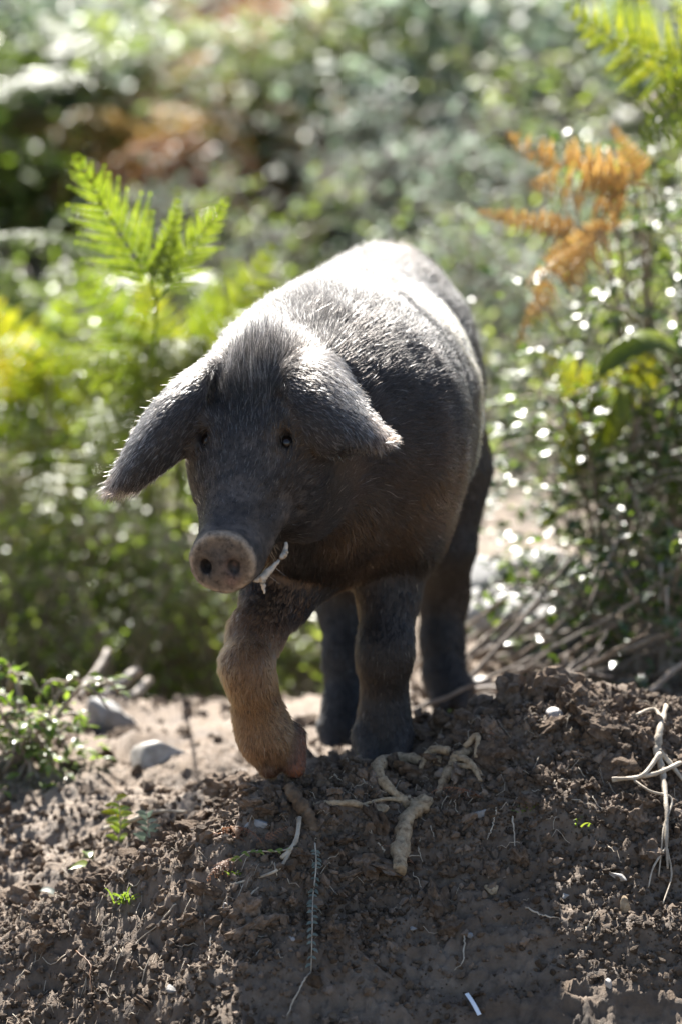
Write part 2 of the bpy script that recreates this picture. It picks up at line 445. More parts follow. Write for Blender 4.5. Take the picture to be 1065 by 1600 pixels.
# ------------------------------------------------------------------ the pig
def ell(c, rad, A=None):
    c = np.asarray(c, float); rad = np.asarray(rad, float)
    def f(P):
        q = P - c
        if A is not None: q = q @ A.T          # rows of A: local axes
        k0 = np.sqrt(((q / rad) ** 2).sum(-1)); k1 = np.sqrt(((q / rad ** 2) ** 2).sum(-1)) + 1e-9
        return k0 * (k0 - 1) / k1
    ext = rad if A is None else np.abs(A.T) @ rad
    return f, c - ext, c + ext
def cone(a, ra, b, rb):
    a = np.asarray(a, float); b = np.asarray(b, float); ab = b - a; l2 = ab @ ab
    def f(P):
        t = np.clip(((P - a) @ ab) / l2, 0, 1)
        return np.linalg.norm(P - a - t[..., None] * ab, axis=-1) - (ra + (rb - ra) * t)
    m = max(ra, rb)
    return f, np.minimum(a, b) - m, np.maximum(a, b) + m
def disc(c, n, rad, th, rnd, squash=1.0, side=None):
    c = np.asarray(c, float); n = np.asarray(n, float)
    up = np.cross(n, side)
    def f(P):
        q = P - c
        h = np.abs(q @ n) - th
        r = np.sqrt((q @ side) ** 2 + (q @ up / squash) ** 2) - rad
        return np.minimum(np.maximum(h, r), 0) + np.sqrt(np.maximum(h, 0) ** 2 + np.maximum(r, 0) ** 2) - rnd
    e = rad + th + rnd
    return f, c - e, c + e
def cloud(pts, rads):
    pts = np.asarray(pts, np.float32); rads = np.asarray(rads, np.float32)
    def f(P):
        sh = P.shape[:-1]; Q = P.reshape(-1, 3).astype(np.float32); out = np.empty(len(Q), np.float32)
        pp = (pts ** 2).sum(1)
        for s in range(0, len(Q), 20000):
            q = Q[s:s + 20000]
            d2 = (q ** 2).sum(1)[:, None] + pp[None] - 2 * q @ pts.T
            out[s:s + 20000] = (np.sqrt(np.maximum(d2, 0)) - rads[None]).min(1)
        return out.reshape(sh)
    m = rads.max()
    return f, pts.min(0) - m, pts.max(0) + m

def nrm(v): v = np.asarray(v, float); return v / np.linalg.norm(v)
# head frame: D along the snout, RR to the pig's left (image right), U out of the face
E_L, E_R = W(447, 674, -0.350), W(320, 696, -0.328)
ET = float(np.linalg.norm(E_L - E_R)) / 2
HO = (E_L + E_R) / 2
NOSE = W(347, 880, -0.458)
RR = nrm(E_L - E_R)
D0 = nrm(NOSE + np.array([0, 0.012, -0.004]) - HO)
RR = nrm(RR - D0 * (RR @ D0)); UU = np.cross(RR, D0); UU = UU if UU[1] < 0 else -UU
DD = D0
AX = np.stack([DD, RR, UU])
def hp(s, t, n): return HO + s * DD + t * RR + n * UU
SN = float((NOSE - HO) @ DD)                     # eye line to nose disc
prims = []      # (f, lo, hi, k, region, hairdir)
def add(fl, k, region, hd): prims.append((fl[0], fl[1], fl[2], k, region, nrm(hd)))
back = (0.12, 1.0, -0.25)
add(ell((0.018, 0.36, 0.515), (0.208, 0.34, 0.228)), 0.02, 'body', back)
add(ell((-0.022, 0.05, 0.515), (0.182, 0.25, 0.218)), 0.14, 'body', back)
add(ell((0.070, 0.70, 0.530), (0.165, 0.25, 0.218)), 0.11, 'body', back)
add(ell((0.130, 0.70, 0.43), (0.075, 0.16, 0.19)), 0.07, 'body', (0.1, 0.6, -0.8))
add(ell((0.010, 0.68, 0.43), (0.080, 0.16, 0.19)), 0.07, 'body', (0.1, 0.6, -0.8))
add(cone((-0.035, 0.02, 0.525), 0.192, (-0.100, -0.185, 0.565), 0.125), 0.07, 'neck', (0.15, 1.0, 0.15))
add(cone((-0.04, 0.0, 0.43), 0.13, (-0.06, -0.12, 0.43), 0.105), 0.07, 'body', (0.1, 0.5, -0.8))
add(ell((0.112, 0.06, 0.47), (0.06, 0.15, 0.165)), 0.06, 'body', back)
add(ell((-0.13, 0.0, 0.45), (0.055, 0.13, 0.15)), 0.06, 'body', back)
# head
up_face = -DD * 1.0 + UU * 0.15
add(ell(hp(-0.065, 0, -0.062), (0.108, 0.088, 0.078), AX), 0.05, 'head', up_face)
add(ell(hp(0.0, 0, -0.042), (0.10, 0.076, 0.050), AX), 0.035, 'head', up_face)
add(cone(hp(0.02, 0, -0.045), 0.058, hp(SN - 0.030, 0, -0.020), 0.0455), 0.04, 'snout', up_face)
add(cone(hp(-0.03, 0, -0.135), 0.058, hp(SN - 0.055, 0.004, -0.074), 0.027), 0.018, 'jaw', -DD + UU * -0.3)
for sg in (-1, 1):
    add(ell(hp(-0.012, sg * 0.060, -0.088), (0.098, 0.042, 0.072), AX), 0.04, 'head', -DD + RR * sg * 0.6)
    add(ell(hp(-0.022, sg * (ET - 0.004), -0.004), (0.026, 0.022, 0.015), AX), 0.020, 'head', up_face + RR * sg * 0.3)
    add(ell(hp(0.045, sg * 0.045, -0.030), (0.035, 0.02, 0.022), AX), 0.025, 'head', up_face)
    add(cone(hp(SN - 0.03, sg * 0.026, -0.038), 0.020, hp(SN - 0.105, sg * 0.047, -0.048), 0.020), 0.02, 'snout', up_face + RR * sg * .4)
add(ell(hp(0.0, 0.065, -0.13), (0.09, 0.045, 0.06), AX), 0.06, 'jaw', -DD + RR * 0.6)
DN = nrm((-0.20, -0.94, -0.16)); DS = nrm(RR - DN * (RR @ DN)); DUP = np.cross(DN, DS)
if DUP[2] < 0: DUP = -DUP
add(disc(NOSE - DN * 0.021, DN, 0.0365, 0.008, 0.011, 0.95, DS), 0.026, 'snout', up_face)
add(disc(NOSE - DN * 0.004, DN, 0.0445, 0.0015, 0.0045, 0.93, DS), 0.007, 'disc', DN)
# ears: patches of control points -> thick sheets
def bez(P, u):
    n = len(P) - 1
    return sum(math.comb(n, k) * u ** k * (1 - u) ** (n - k) * P[k] for k in range(n + 1))
ear_tips = []
def ear(ctrl, region):
    C = [[W(*c) for c in row] for row in ctrl]
    pts, rad = [], []
    for a in np.linspace(0, 1, 46):
        row = [bez([C[i][j] for i in range(len(C))], a) for j in range(len(C[0]))]
        for b in np.linspace(0, 1, 40):
            pts.append(bez(row, b))
            edge = min(b, 1 - b, (1 - a) * 1.2) 
            rad.append(0.0028 + 0.0024 * min(1, edge * 5) * (1 - 0.45 * a) + 0.005 * (1 - a) ** 4)
    base = np.mean([C[0][j] for j in range(3)], 0); tip = np.mean([C[-1][j] for j in range(3)], 0)
    add(cloud(pts, rad), 0.012, region, tip - base)
    ear_tips.append((base, tip, np.array(pts)))
ear([[(350, 566, -0.215), (318, 572, -0.29), (306, 600, -0.325), (306, 664, -0.325), (318, 690, -0.30)],
     [(305, 566, -0.215), (268, 590, -0.33), (262, 640, -0.375), (272, 690, -0.355), (290, 708, -0.30)],
     [(238, 600, -0.235), (222, 650, -0.345), (226, 700, -0.38), (240, 725, -0.35), (256, 738, -0.31)],
     [(198, 690, -0.26), (190, 720, -0.335), (200, 745, -0.355), (215, 752, -0.335), (226, 758, -0.31)],
     [(162, 767, -0.29), (178, 764, -0.33), (192, 768, -0.335), (205, 768, -0.325), (216, 766, -0.31)]], 'ear')
ear([[(512, 566, -0.20), (488, 556, -0.275), (462, 562, -0.315), (445, 580, -0.315), (438, 606, -0.285)],
     [(552, 585, -0.22), (520, 572, -0.34), (486, 600, -0.395), (456, 625, -0.39), (445, 650, -0.345)],
     [(578, 640, -0.245), (556, 636, -0.37), (520, 665, -0.42), (482, 690, -0.41), (464, 698, -0.365)],
     [(592, 664, -0.265), (588, 668, -0.355), (556, 700, -0.395), (522, 715, -0.395), (500, 722, -0.36)],
     [(620, 684, -0.285), (602, 690, -0.33), (580, 696, -0.35), (560, 704, -0.355), (545, 706, -0.34)]], 'ear')
# legs: chains of (px, py, depth, radius)
def leg(chain, region, k0=0.05):
    for q in range(len(chain) - 1):
        a, b = chain[q], chain[q + 1]
        pa, pb = W(*a[:3]), W(*b[:3])
        add(cone(pa, a[3], pb, b[3]), k0 if q == 0 else 0.022, region, nrm(pb - pa) + np.array([0, 0.15, 0]))
leg([(600, 740, 0.05, .088), (606, 850, 0.05, .064), (607, 925, 0.02, .045), (602, 1010, -0.020, .039), (600, 1035, -0.015, .0365), (600, 1085, 0.0, .0315), (600, 1125, 0.0, .036), (598, 1158, -0.010, .034)], 'leg')
leg([(462, 790, -0.02, .088), (460, 880, -0.05, .062), (434, 930, -0.10, .050), (400, 990, -0.18, .038), (385, 1040, -0.235, .0345), (394, 1072, -0.225, .0315), (404, 1115, -0.20, .0335), (416, 1150, -0.19, .038), (426, 1172, -0.185, .033)], 'tanleg')
leg([(690, 740, .66, .085), (694, 850, .64, .050), (692, 930, .70, .041), (690, 1000, .68, .0345), (694, 1055, .66, .034), (700, 1078, .645, .036)], 'leg')
leg([(552, 760, .60, .10), (542, 870, .54, .055), (538, 945, .56, .043), (542, 1030, .51, .036), (541, 1110, .47, .036), (538, 1142, .45, .038)], 'leg')
def foot(px, py, Y, s=1.0, fwd=(0, -1, -0.9), reg='hoof'):
    p = W(px, py, Y); f = nrm(fwd)
    for sg in (-1, 1):
        a = p + np.array([sg * 0.017 * s, 0.010, 0.026 * s])
        b = a + f * 0.040 * s
        add(cone(a, 0.024 * s, b, 0.0155 * s), 0.006, reg, f)
        dw = p + np.array([sg * 0.024 * s, 0.038 * s, 0.030 * s])
        add(cone(dw, 0.011 * s, dw + np.array([sg * 0.006, 0.008, -0.016]), 0.006), 0.008, reg, f)
foot(597, 1184, -0.02, 1.22)
foot(432, 1186, -0.19, 1.12, (0.22, -0.45, -1))
foot(703, 1098, .635, 1.05)
foot(536, 1164, .44, 1.08)
# tail
tl = [(0.085, 0.93, 0.64), (0.09, 0.985, 0.60), (0.10, 1.0, 0.52), (0.085, 1.005, 0.45)]
for q in range(3): add(cone(tl[q], .02 - q * .005, tl[q + 1], .015 - q * .005), 0.01, 'leg', (0, 0.2, -1))
cuts = []
for q_, (s_, n_) in enumerate(((-0.050, 0.012), (-0.066, 0.012), (-0.080, 0.010))):
    for sg in (-1, 1):
        cuts.append((*cone(hp(s_, sg * 0.012, n_), 0.0016, hp(s_ + 0.012, sg * 0.055, n_ - 0.006), 0.0016), 0.008))
EYE = []
for sg in (-1, 1):
    ec = hp(0.001, sg * ET, 0.001)
    EYE.append(hp(0.0, sg * (ET - 0.0015), -0.0125))
    cuts.append((*ell(ec, (0.0135, 0.0095, 0.016), AX), 0.007))
    nc = NOSE + DS * (sg * 0.0205 - 0.003) - DUP * 0.005
    cuts.append((*ell(nc, (0.0085, 0.0115, 0.02), np.stack([DS, DUP, DN])), 0.004) if sg < 0 else (*ell(nc, (0.0085, 0.0115, 0.0095), np.stack([DS, DUP, DN])), 0.005))
    for (a, b) in (((SN - 0.012, 0.032, -0.062), (SN - 0.06, 0.050, -0.068)), ((SN - 0.06, 0.050, -0.068), (SN - 0.125, 0.074, -0.062))):
        cuts.append((*cone(hp(a[0], sg * a[1], a[2]), 0.006, hp(b[0], sg * b[1], b[2]), 0.0055), 0.006))
    # crease under the eye
for s in (0.024, 0.032, 0.041):
    cuts.append((*cone(hp(SN - s, -0.026, 0.026 - s * 0.1), 0.0012, hp(SN - s, 0.026, 0.026 - s * 0.1), 0.0012), 0.006))

def build_pig():
    xs = np.arange(-0.42, 0.295, 0.0042)
    ys = np.concatenate([np.arange(-0.52, -0.12, 0.0036), np.arange(-0.12, 1.06, 0.0066)])
    zs = np.arange(-0.05, 0.80, 0.0042)
    S = np.full((len(xs), len(ys), len(zs)), 1.0, np.float32)
    X = np.stack(np.meshgrid(xs, ys, zs, indexing='ij'), -1).astype(np.float32)
    def box(lo, hi, m):
        sl = []
        for ax, l, h in zip((xs, ys, zs), lo, hi):
            sl.append(slice(max(0, np.searchsorted(ax, l - m)), np.searchsorted(ax, h + m)))
        return tuple(sl)
    for f, lo, hi, k, reg, hd in prims:
        b = box(lo, hi, k + 0.03)
        dv = f(X[b]).astype(np.float32); o = S[b]
        h = np.maximum(k - np.abs(o - dv), 0) / k
        S[b] = np.minimum(o, dv) - h * h * k * 0.25
    for f, lo, hi, k in cuts:
        b = box(lo, hi, k + 0.02)
        dv = -f(X[b]).astype(np.float32); o = S[b]
        h = np.maximum(k - np.abs(o - dv), 0) / k
        S[b] = np.maximum(o, dv) + h * h * k * 0.25
    ins = S < 0
    c8 = sum(ins[a:a + len(xs) - 1, b:b + len(ys) - 1, c:c + len(zs) - 1].astype(np.int8) for a in (0, 1) for b in (0, 1) for c in (0, 1))
    act = (c8 > 0) & (c8 < 8)
    idx = np.full(act.shape, -1, np.int32)
    ci = np.argwhere(act); idx[act] = np.arange(len(ci))
    acc = np.zeros((len(ci), 3)); cnt = np.zeros(len(ci))
    corners = [(a, b, c) for a in (0, 1) for b in (0, 1) for c in (0, 1)]
    for p in corners:
        for q in corners:
            if sum(abs(np.subtract(p, q))) != 1 or p > q: continue
            A = ci + p; B = ci + q
            va = S[A[:, 0], A[:, 1], A[:, 2]]; vb = S[B[:, 0], B[:, 1], B[:, 2]]
            m = (va < 0) != (vb < 0)
            t = np.where(m, va / np.where(m, va - vb, 1), 0)[:, None]
            PA = np.stack([xs[A[:, 0]], ys[A[:, 1]], zs[A[:, 2]]], -1); PB = np.stack([xs[B[:, 0]], ys[B[:, 1]], zs[B[:, 2]]], -1)
            acc += np.where(m[:, None], PA + t * (PB - PA), 0); cnt += m
    V = acc / cnt[:, None]
    quads = []
    for ax in range(3):
        sl0 = [slice(None)] * 3; sl1 = [slice(None)] * 3
        sl0[ax] = slice(0, -1); sl1[ax] = slice(1, None)
        a, b = ins[tuple(sl0)], ins[tuple(sl1)]
        e = np.argwhere(a != b)
        o1, o2 = [(1, 2), (2, 0), (0, 1)][ax]
        e = e[(e[:, o1] > 0) & (e[:, o2] > 0)]
        def cell(d1, d2):
            g = e.copy(); g[:, o1] -= d1; g[:, o2] -= d2
            return idx[g[:, 0], g[:, 1], g[:, 2]]
        q = np.stack([cell(1, 1), cell(0, 1), cell(0, 0), cell(1, 0)], -1)
        flip = ~a[e[:, 0], e[:, 1], e[:, 2]]
        q[flip] = q[flip][:, ::-1]
        quads.append(q)
    Qd = np.concatenate(quads); Qd = Qd[(Qd >= 0).all(1)]
    # a little Laplacian smoothing
    for it in range(3):
        sm = np.zeros_like(V); ct = np.zeros(len(V))
        for k in range(4):
            a, b = Qd[:, k], Qd[:, (k + 1) % 4]
            np.add.at(sm, a, V[b]); np.add.at(ct, a, 1); np.add.at(sm, b, V[a]); np.add.at(ct, b, 1)
        V = V * 0.5 + 0.5 * sm / np.maximum(ct, 1)[:, None]
    return V, Qd
PV, PQ = build_pig()
def vert_normals(V, Qd):
    fn = np.cross(V[Qd[:, 2]] - V[Qd[:, 0]], V[Qd[:, 3]] - V[Qd[:, 1]])
    N = np.zeros_like(V)
    for k in range(4): np.add.at(N, Qd[:, k], fn)
    return N / (np.linalg.norm(N, axis=1)[:, None] + 1e-12)
PN = vert_normals(PV, PQ)
# region weights from the shapes that made each place
regs = ['body', 'neck', 'head', 'snout', 'jaw', 'disc', 'ear', 'leg', 'tanleg', 'hoof']
RW = np.zeros((len(PV), len(regs))); HD = np.zeros((len(PV), 3)); dmin = np.full(len(PV), 9.0)
dist = []
for f, lo, hi, k, reg, hd in prims:
    dv = np.abs(f(PV)); dist.append(dv); dmin = np.minimum(dmin, dv)
for (f, lo, hi, k, reg, hd), dv in zip(prims, dist):
    sc_ = 0.004 if reg in ('disc', 'ear', 'hoof') else 0.014
    w = np.exp(-(dv - dmin) / sc_)
    RW[:, regs.index(reg)] += w; HD += w[:, None] * hd
RW /= RW.sum(1)[:, None]
rw = {r: RW[:, k] for k, r in enumerate(regs)}
# loose skin: shallow folds and lumps
bodyish = rw['body'] + rw['neck']
PV = PV + PN * (0.004 * fbm(PV, 14, 2, 0.5, 61) * bodyish + 0.0013 * vnoise(PV, 70, 62) * (rw['snout'] + rw['head']) + (0.0022 * vnoise(PV, 55, 63) + 0.0012 * vnoise(PV, 130, 64)) * rw['disc'])[:, None]
PN = vert_normals(PV, PQ)
eye_d = np.minimum(np.linalg.norm(PV - EYE[0], axis=1), np.linalg.norm(PV - EYE[1], axis=1))
# colours (linear)
def mixc(c, w, col): return c * (1 - w[:, None]) + np.asarray(col)[None] * w[:, None]
n1 = fbm(PV, 30, 3, 0.6, 5); n2 = fbm(PV, 9, 3, 0.5, 9); n3 = fbm(PV, 110, 3, 0.6, 15)
skin = np.tile(np.array([[0.030, 0.026, 0.025]]), (len(PV), 1))
skin = mixc(skin, np.clip(rw['tanleg'] * 0.9, 0, 1), (0.13, 0.075, 0.04))
skin = mixc(skin, np.clip(rw['head'] * 0.3 + rw['snout'] * 0.5, 0, 1) * np.clip(0.5 + n1, 0, 1), (0.12, 0.10, 0.088))
skin = mixc(skin, np.exp(-(eye_d / 0.017) ** 2), (0.012, 0.009, 0.008))
dq = PV - NOSE
du, dv_ = dq @ DS, dq @ DUP
discw = sstep(0.3, 0.7, rw['disc']) * sstep(0.055, 0.047, np.hypot(du, dv_)) * (dq @ DN > -0.010)
skin = mixc(skin, discw, (0.30, 0.215, 0.14))
skin = mixc(skin, np.clip(discw * sstep(0.1, 0.5, n3), 0, .9), (0.05, 0.033, 0.022))
skin = mixc(skin, discw * sstep(0.1, 0.7, n1 + 0.15 - dv_ * 10) * 0.75, (0.13, 0.075, 0.042))
pk = 1.3 * np.exp(-((du - 0.013) ** 2 + (dv_ + 0.002) ** 2) / 0.0105 ** 2) + 0.8 * np.exp(-((du - 0.014) ** 2 + (dv_ + 0.022) ** 2) / 0.010 ** 2)
skin = mixc(skin, np.clip(discw * pk * (0.9 + n1 * .3), 0, 0.95), (0.50, 0.22, 0.18))
rim = sstep(0.040, 0.046, np.hypot(du, dv_ / 0.93)) * discw
skin = mixc(skin, np.clip(rim * 0.7, 0, 1), (0.50, 0.42, 0.33))
nst = np.minimum(np.hypot(du - 0.0205, dv_ + 0.004), np.hypot(du + 0.0205, dv_ + 0.004))
hoofw = sstep(0.4, 0.8, rw['hoof'])
skin = mixc(skin, hoofw, (0.05, 0.04, 0.035))
tanhoof = hoofw * (PV[:, 1] < -0.1)
skin = mixc(skin, tanhoof, (0.17, 0.062, 0.03))
pig_me = mesh_np("pig", PV, PQ)
ca = pig_me.color_attributes.new("skin_color", 'FLOAT_COLOR', 'POINT')
ca.data.foreach_set("color", np.concatenate([skin, np.ones((len(skin), 1))], 1).astype(np.float32).ravel())
m, nt, b, L = new_mat("pig_skin")
at = nt.nodes.new("ShaderNodeAttribute"); at.attribute_name = "skin_color"
mo = noise_node(nt, 95, 6, 0.7); mr = ramp(nt, [(0.32, (0.28, 0.25, 0.22)), (0.5, (0.95, 0.93, 0.9)), (0.7, (1.45, 1.4, 1.3))]); L(mo.outputs[0], mr.inputs[0])
mu = nt.nodes.new("ShaderNodeMix"); mu.data_type = 'RGBA'; mu.blend_type = 'MULTIPLY'; mu.inputs[0].default_value = 1
L(at.outputs["Color"], mu.inputs[6]); L(mr.outputs[0], mu.inputs[7])
L(mu.outputs[2], b.inputs["Base Color"]); b.inputs["Roughness"].default_value = 0.62; b.inputs["Specular IOR Level"].default_value = 0.35
nz = noise_node(nt, 170, 5, 0.7); bp = nt.nodes.new("ShaderNodeBump"); bp.inputs["Strength"].default_value = 0.55; bp.inputs["Distance"].default_value = 0.003
L(nz.outputs[0], bp.inputs["Height"]); L(bp.outputs[0], b.inputs["Normal"])
M["pigskin"] = m
pig = link("pig", pig_me, M["pigskin"])
tag(pig, "black lop-eared pig walking over the soil bank with one front leg raised", "pig")

# the coat
def build_coat():
    r = np.random.default_rng(11)
    tri = np.concatenate([PQ[:, [0, 1, 2]], PQ[:, [0, 2, 3]]])
    A = np.linalg.norm(np.cross(PV[tri[:, 1]] - PV[tri[:, 0]], PV[tri[:, 2]] - PV[tri[:, 0]]), axis=1) / 2
    dens = (rw['body'] * 0.9 + rw['neck'] * 1.15 + rw['head'] * 1.5 + rw['snout'] * 1.0 + rw['jaw'] * 1.3 + rw['ear'] * 1.7 + rw['leg'] * 1.1 + rw['tanleg'] * 1.6 + rw['hoof'] * 0.06)
    dens *= 1 - np.clip(discw, 0, 1)
    eyed = np.minimum(np.linalg.norm(PV - EYE[0], axis=1), np.linalg.norm(PV - EYE[1], axis=1))
    dens *= sstep(0.0135, 0.0175, eyed)
    dens *= np.where(PV[:, 1] > 0.55, 0.75, 1.0)
    w = A * dens[tri].mean(1)
    n = 230000
    t = r.choice(len(tri), n, p=w / w.sum())
    u, v = r.random(n), r.random(n); fl = u + v > 1; u[fl] = 1 - u[fl]; v[fl] = 1 - v[fl]
    bc = np.stack([1 - u - v, u, v], -1)
    ip = lambda a: (a[tri[t]] * (bc[..., None] if a.ndim == 2 else bc)).sum(1)
    P = ip(PV); N = ip(PN); N /= np.linalg.norm(N, axis=1)[:, None]
    Dv = ip(HD); Wt = {k: ip(a) for k, a in rw.items()}
    # flow: along the growth direction, wandering
    wander = np.stack([vnoise(P, 22, 301), vnoise(P, 22, 302), vnoise(P, 22, 303)], -1)
    Dv = Dv / (np.linalg.norm(Dv, axis=1)[:, None] + 1e-9) + 0.38 * wander + r.normal(0, 0.16, (n, 3))
    T = Dv - N * (Dv * N).sum(1)[:, None]; T /= np.linalg.norm(T, axis=1)[:, None] + 1e-9
    length = 0.024 * Wt['body'] + 0.030 * Wt['neck'] + 0.014 * Wt['head'] + 0.0055 * Wt['snout'] + 0.014 * Wt['jaw'] + 0.013 * Wt['ear'] + 0.013 * Wt['leg'] + 0.015 * Wt['tanleg'] + 0.008 * Wt['hoof']
    # bristles along the spine and nape
    spx = np.interp(P[:, 1], [-0.25, 0, 0.36, 0.8], [-0.12, -0.03, 0.02, 0.08])
    spine = np.exp(-((P[:, 0] - spx) / 0.07) ** 2) * sstep(0.62, 0.70, P[:, 2])
    length = length * (1 + 0.8 * spine)
    fore = np.exp(-(((P - hp(-0.11, 0, 0.0)) @ RR) / 0.05) ** 2) * sstep(0.02, -0.09, (P - HO) @ DD) * Wt['head']
    length *= 1 + 1.0 * fore
    ds_ = (P - HO) @ DD
    length *= 1 - 0.45 * sstep(SN - 0.10, SN - 0.02, ds_) * (Wt['head'] + Wt['jaw'] + Wt['snout'])
    edge = np.zeros(n)
    for base, tip, pts in ear_tips:
        edge = np.maximum(edge, np.exp(-(np.linalg.norm(P - tip, axis=1) / 0.035) ** 2))
    length *= 1 + 0.9 * edge * Wt['ear']
    length *= r.uniform(0.55, 1.25, n)
    lift = 0.34 + 0.22 * spine + 0.25 * fore + r.normal(0, 0.10, n) + 0.05 * Wt['ear']
    lift = np.clip(lift, 0.12, 1.1)
    S = 5
    s = np.linspace(0, 1, S)
    pts = np.empty((n, S, 3)); cur = P - N * 0.0008
    pts[:, 0] = cur
    for k in range(1, S):
        bend = lift * (1 - 0.55 * s[k])
        dirv = T * np.cos(bend)[:, None] + N * np.sin(bend)[:, None] + r.normal(0, 0.07, (n, 3))
        dirv[:, 2] -= 0.10 * s[k]
        dirv /= np.linalg.norm(dirv, axis=1)[:, None]
        cur = cur + dirv * (length / (S - 1))[:, None]
        pts[:, k] = cur
    # colour of each hair
    c = np.tile(np.array([[0.045, 0.040, 0.038]]), (n, 1))
    nn = fbm(P, 7, 3, 0.5, 71); nb = fbm(P, 25, 2, 0.5, 72)
    brown = np.clip(0.25 + 0.6 * nn, 0, 1) * (Wt['body'] * sstep(0.62, 0.40, P[:, 2]) + 1.1 * Wt['jaw'] + 0.35 * Wt['leg'] + 0.8 * Wt['head'] * sstep(0.03, 0.09, (P - HO) @ RR))
    c = mixc(c, np.clip(brown, 0, 0.8), (0.13, 0.072, 0.034))
    face = (Wt['head'] + Wt['snout']) * np.clip(0.15 + 0.5 * nb, 0, 0.5)
    c = mixc(c, face, (0.11, 0.085, 0.062))
    # warm rings round the eyes and cheeks
    ed = np.minimum(np.linalg.norm(P - EYE[0], axis=1), np.linalg.norm(P - EYE[1], axis=1))
    c = mixc(c, 0.75 * np.exp(-(ed / 0.030) ** 2), (0.20, 0.105, 0.04))
    # greyer hair towards the higher parts: head, ears, nape
    grey_upper = np.clip((Wt['ear'] * 0.55 + (Wt['head'] + Wt['neck']) * 0.35 + Wt['body'] * 0.20) * sstep(0.56, 0.70, P[:, 2]) + 0.35 * Wt['ear'], 0, 0.7) * r.uniform(0.3, 1, n)
    c = mixc(c, grey_upper, (0.20, 0.18, 0.165))
    tipw = edge * Wt['ear']
    c = mixc(c, 0.7 * tipw, (0.24, 0.14, 0.085))
    tan_h = np.clip(Wt['tanleg'] * 1.1, 0, 1) * sstep(0.31, 0.23, P[:, 2] + 0.5 * (P[:, 0] + 0.14))
    c = mixc(c, tan_h * np.clip(0.85 + 0.3 * nb, 0, 1), (0.25, 0.125, 0.05))
    c = mixc(c, tan_h * sstep(0.0, 0.5, nn + 0.3 * nb), (0.10, 0.055, 0.028))
    c = mixc(c, tan_h * sstep(0.11, 0.03, P[:, 2]) * 0.6, (0.22, 0.085, 0.035))
    # a pale band of hair on one flank behind the shoulder
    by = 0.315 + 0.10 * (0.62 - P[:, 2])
    flank_band = np.exp(-((P[:, 1] - by) / 0.05) ** 2) * sstep(0.07, 0.14, P[:, 0]) * sstep(0.36, 0.46, P[:, 2]) * (Wt['body'] > 0.4)
    c = mixc(c, np.clip(flank_band * 1.5, 0, 0.95), (0.85, 0.72, 0.52))
    rump = sstep(0.56, 0.70, P[:, 1])
    c = mixc(c, 0.55 * rump, (0.06, 0.04, 0.032))
    keep = np.clip(tan_h + flank_band, 0, 1)
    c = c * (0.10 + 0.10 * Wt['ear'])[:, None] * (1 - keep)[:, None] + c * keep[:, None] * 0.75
    c = mixc(c, np.clip(brown, 0, 0.75) * (1 - keep), (0.045, 0.024, 0.011))
    c = mixc(c, 0.6 * np.exp(-(ed / 0.030) ** 2), (0.10, 0.052, 0.02))
    c *= r.uniform(0.5, 1.5, n)[:, None]
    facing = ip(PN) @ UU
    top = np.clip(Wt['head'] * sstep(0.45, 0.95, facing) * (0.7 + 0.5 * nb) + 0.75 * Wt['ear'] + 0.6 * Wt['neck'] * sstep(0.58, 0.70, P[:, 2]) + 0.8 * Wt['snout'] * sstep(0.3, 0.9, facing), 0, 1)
    pale = r.random(n) < 0.02 + 0.30 * top  # sparse pale hairs, more on the face top: sky light put into colour
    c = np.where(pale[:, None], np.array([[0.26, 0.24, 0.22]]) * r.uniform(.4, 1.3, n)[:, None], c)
    rad0 = 0.00036 * r.uniform(0.7, 1.25, n) * (1 - 0.25 * Wt['snout'])
    # long pale brow and chin bristles
    ex, ec, er = [], [], []
    for e, sg in ((EYE[0], -1), (EYE[1], 1)):
        for k in range(13):
            p0 = e + DD * r.uniform(-0.022, -0.008) + RR * r.normal(0, 0.010) + UU * 0.012
            dr = nrm(UU * 0.9 + RR * sg * r.uniform(-0.2, 0.9) + DD * r.uniform(-0.6, 0.6)); ln = r.uniform(0.02, 0.045)
            ex.append([p0 - UU * 0.006 + dr * ln * q + np.array([0, 0, -0.35 * ln]) * q ** 2 for q in s]); ec.append((0.5, 0.42, 0.3)); er.append(0.0004)
    for k in range(70):
        p0 = hp(SN - r.uniform(0.02, 0.13), r.uniform(-0.035, 0.05), r.uniform(-0.10, -0.055))
        dr = nrm(DD * 0.3 - UU * 0.7 + RR * r.normal(0, 0.5)); ln = r.uniform(0.015, 0.04)
        ex.append([p0 + dr * ln * q for q in s]); ec.append((0.25, 0.2, 0.15)); er.append(0.0003)
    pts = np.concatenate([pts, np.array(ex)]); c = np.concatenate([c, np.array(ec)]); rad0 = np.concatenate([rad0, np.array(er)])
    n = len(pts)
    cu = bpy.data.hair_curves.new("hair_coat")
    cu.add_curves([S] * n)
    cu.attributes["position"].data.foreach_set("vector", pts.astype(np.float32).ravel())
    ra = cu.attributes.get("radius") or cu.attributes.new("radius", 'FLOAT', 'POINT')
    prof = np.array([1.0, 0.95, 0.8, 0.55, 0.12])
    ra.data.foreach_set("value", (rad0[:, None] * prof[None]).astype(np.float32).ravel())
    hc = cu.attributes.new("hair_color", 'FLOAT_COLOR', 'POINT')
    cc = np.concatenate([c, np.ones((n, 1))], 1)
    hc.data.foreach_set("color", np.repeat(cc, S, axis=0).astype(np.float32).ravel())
    m, nt, b, L = new_mat("pig_hair")
    nt.nodes.remove(b)
    h = nt.nodes.new("ShaderNodeBsdfHairPrincipled")
    h.parametrization = 'COLOR'
    at = nt.nodes.new("ShaderNodeAttribute"); at.attribute_name = "hair_color"
    L(at.outputs["Color"], h.inputs["Color"])
    h.inputs["IOR"].default_value = 1.45; h.inputs["Roughness"].default_value = 0.33; h.inputs["Radial Roughness"].default_value = 0.5
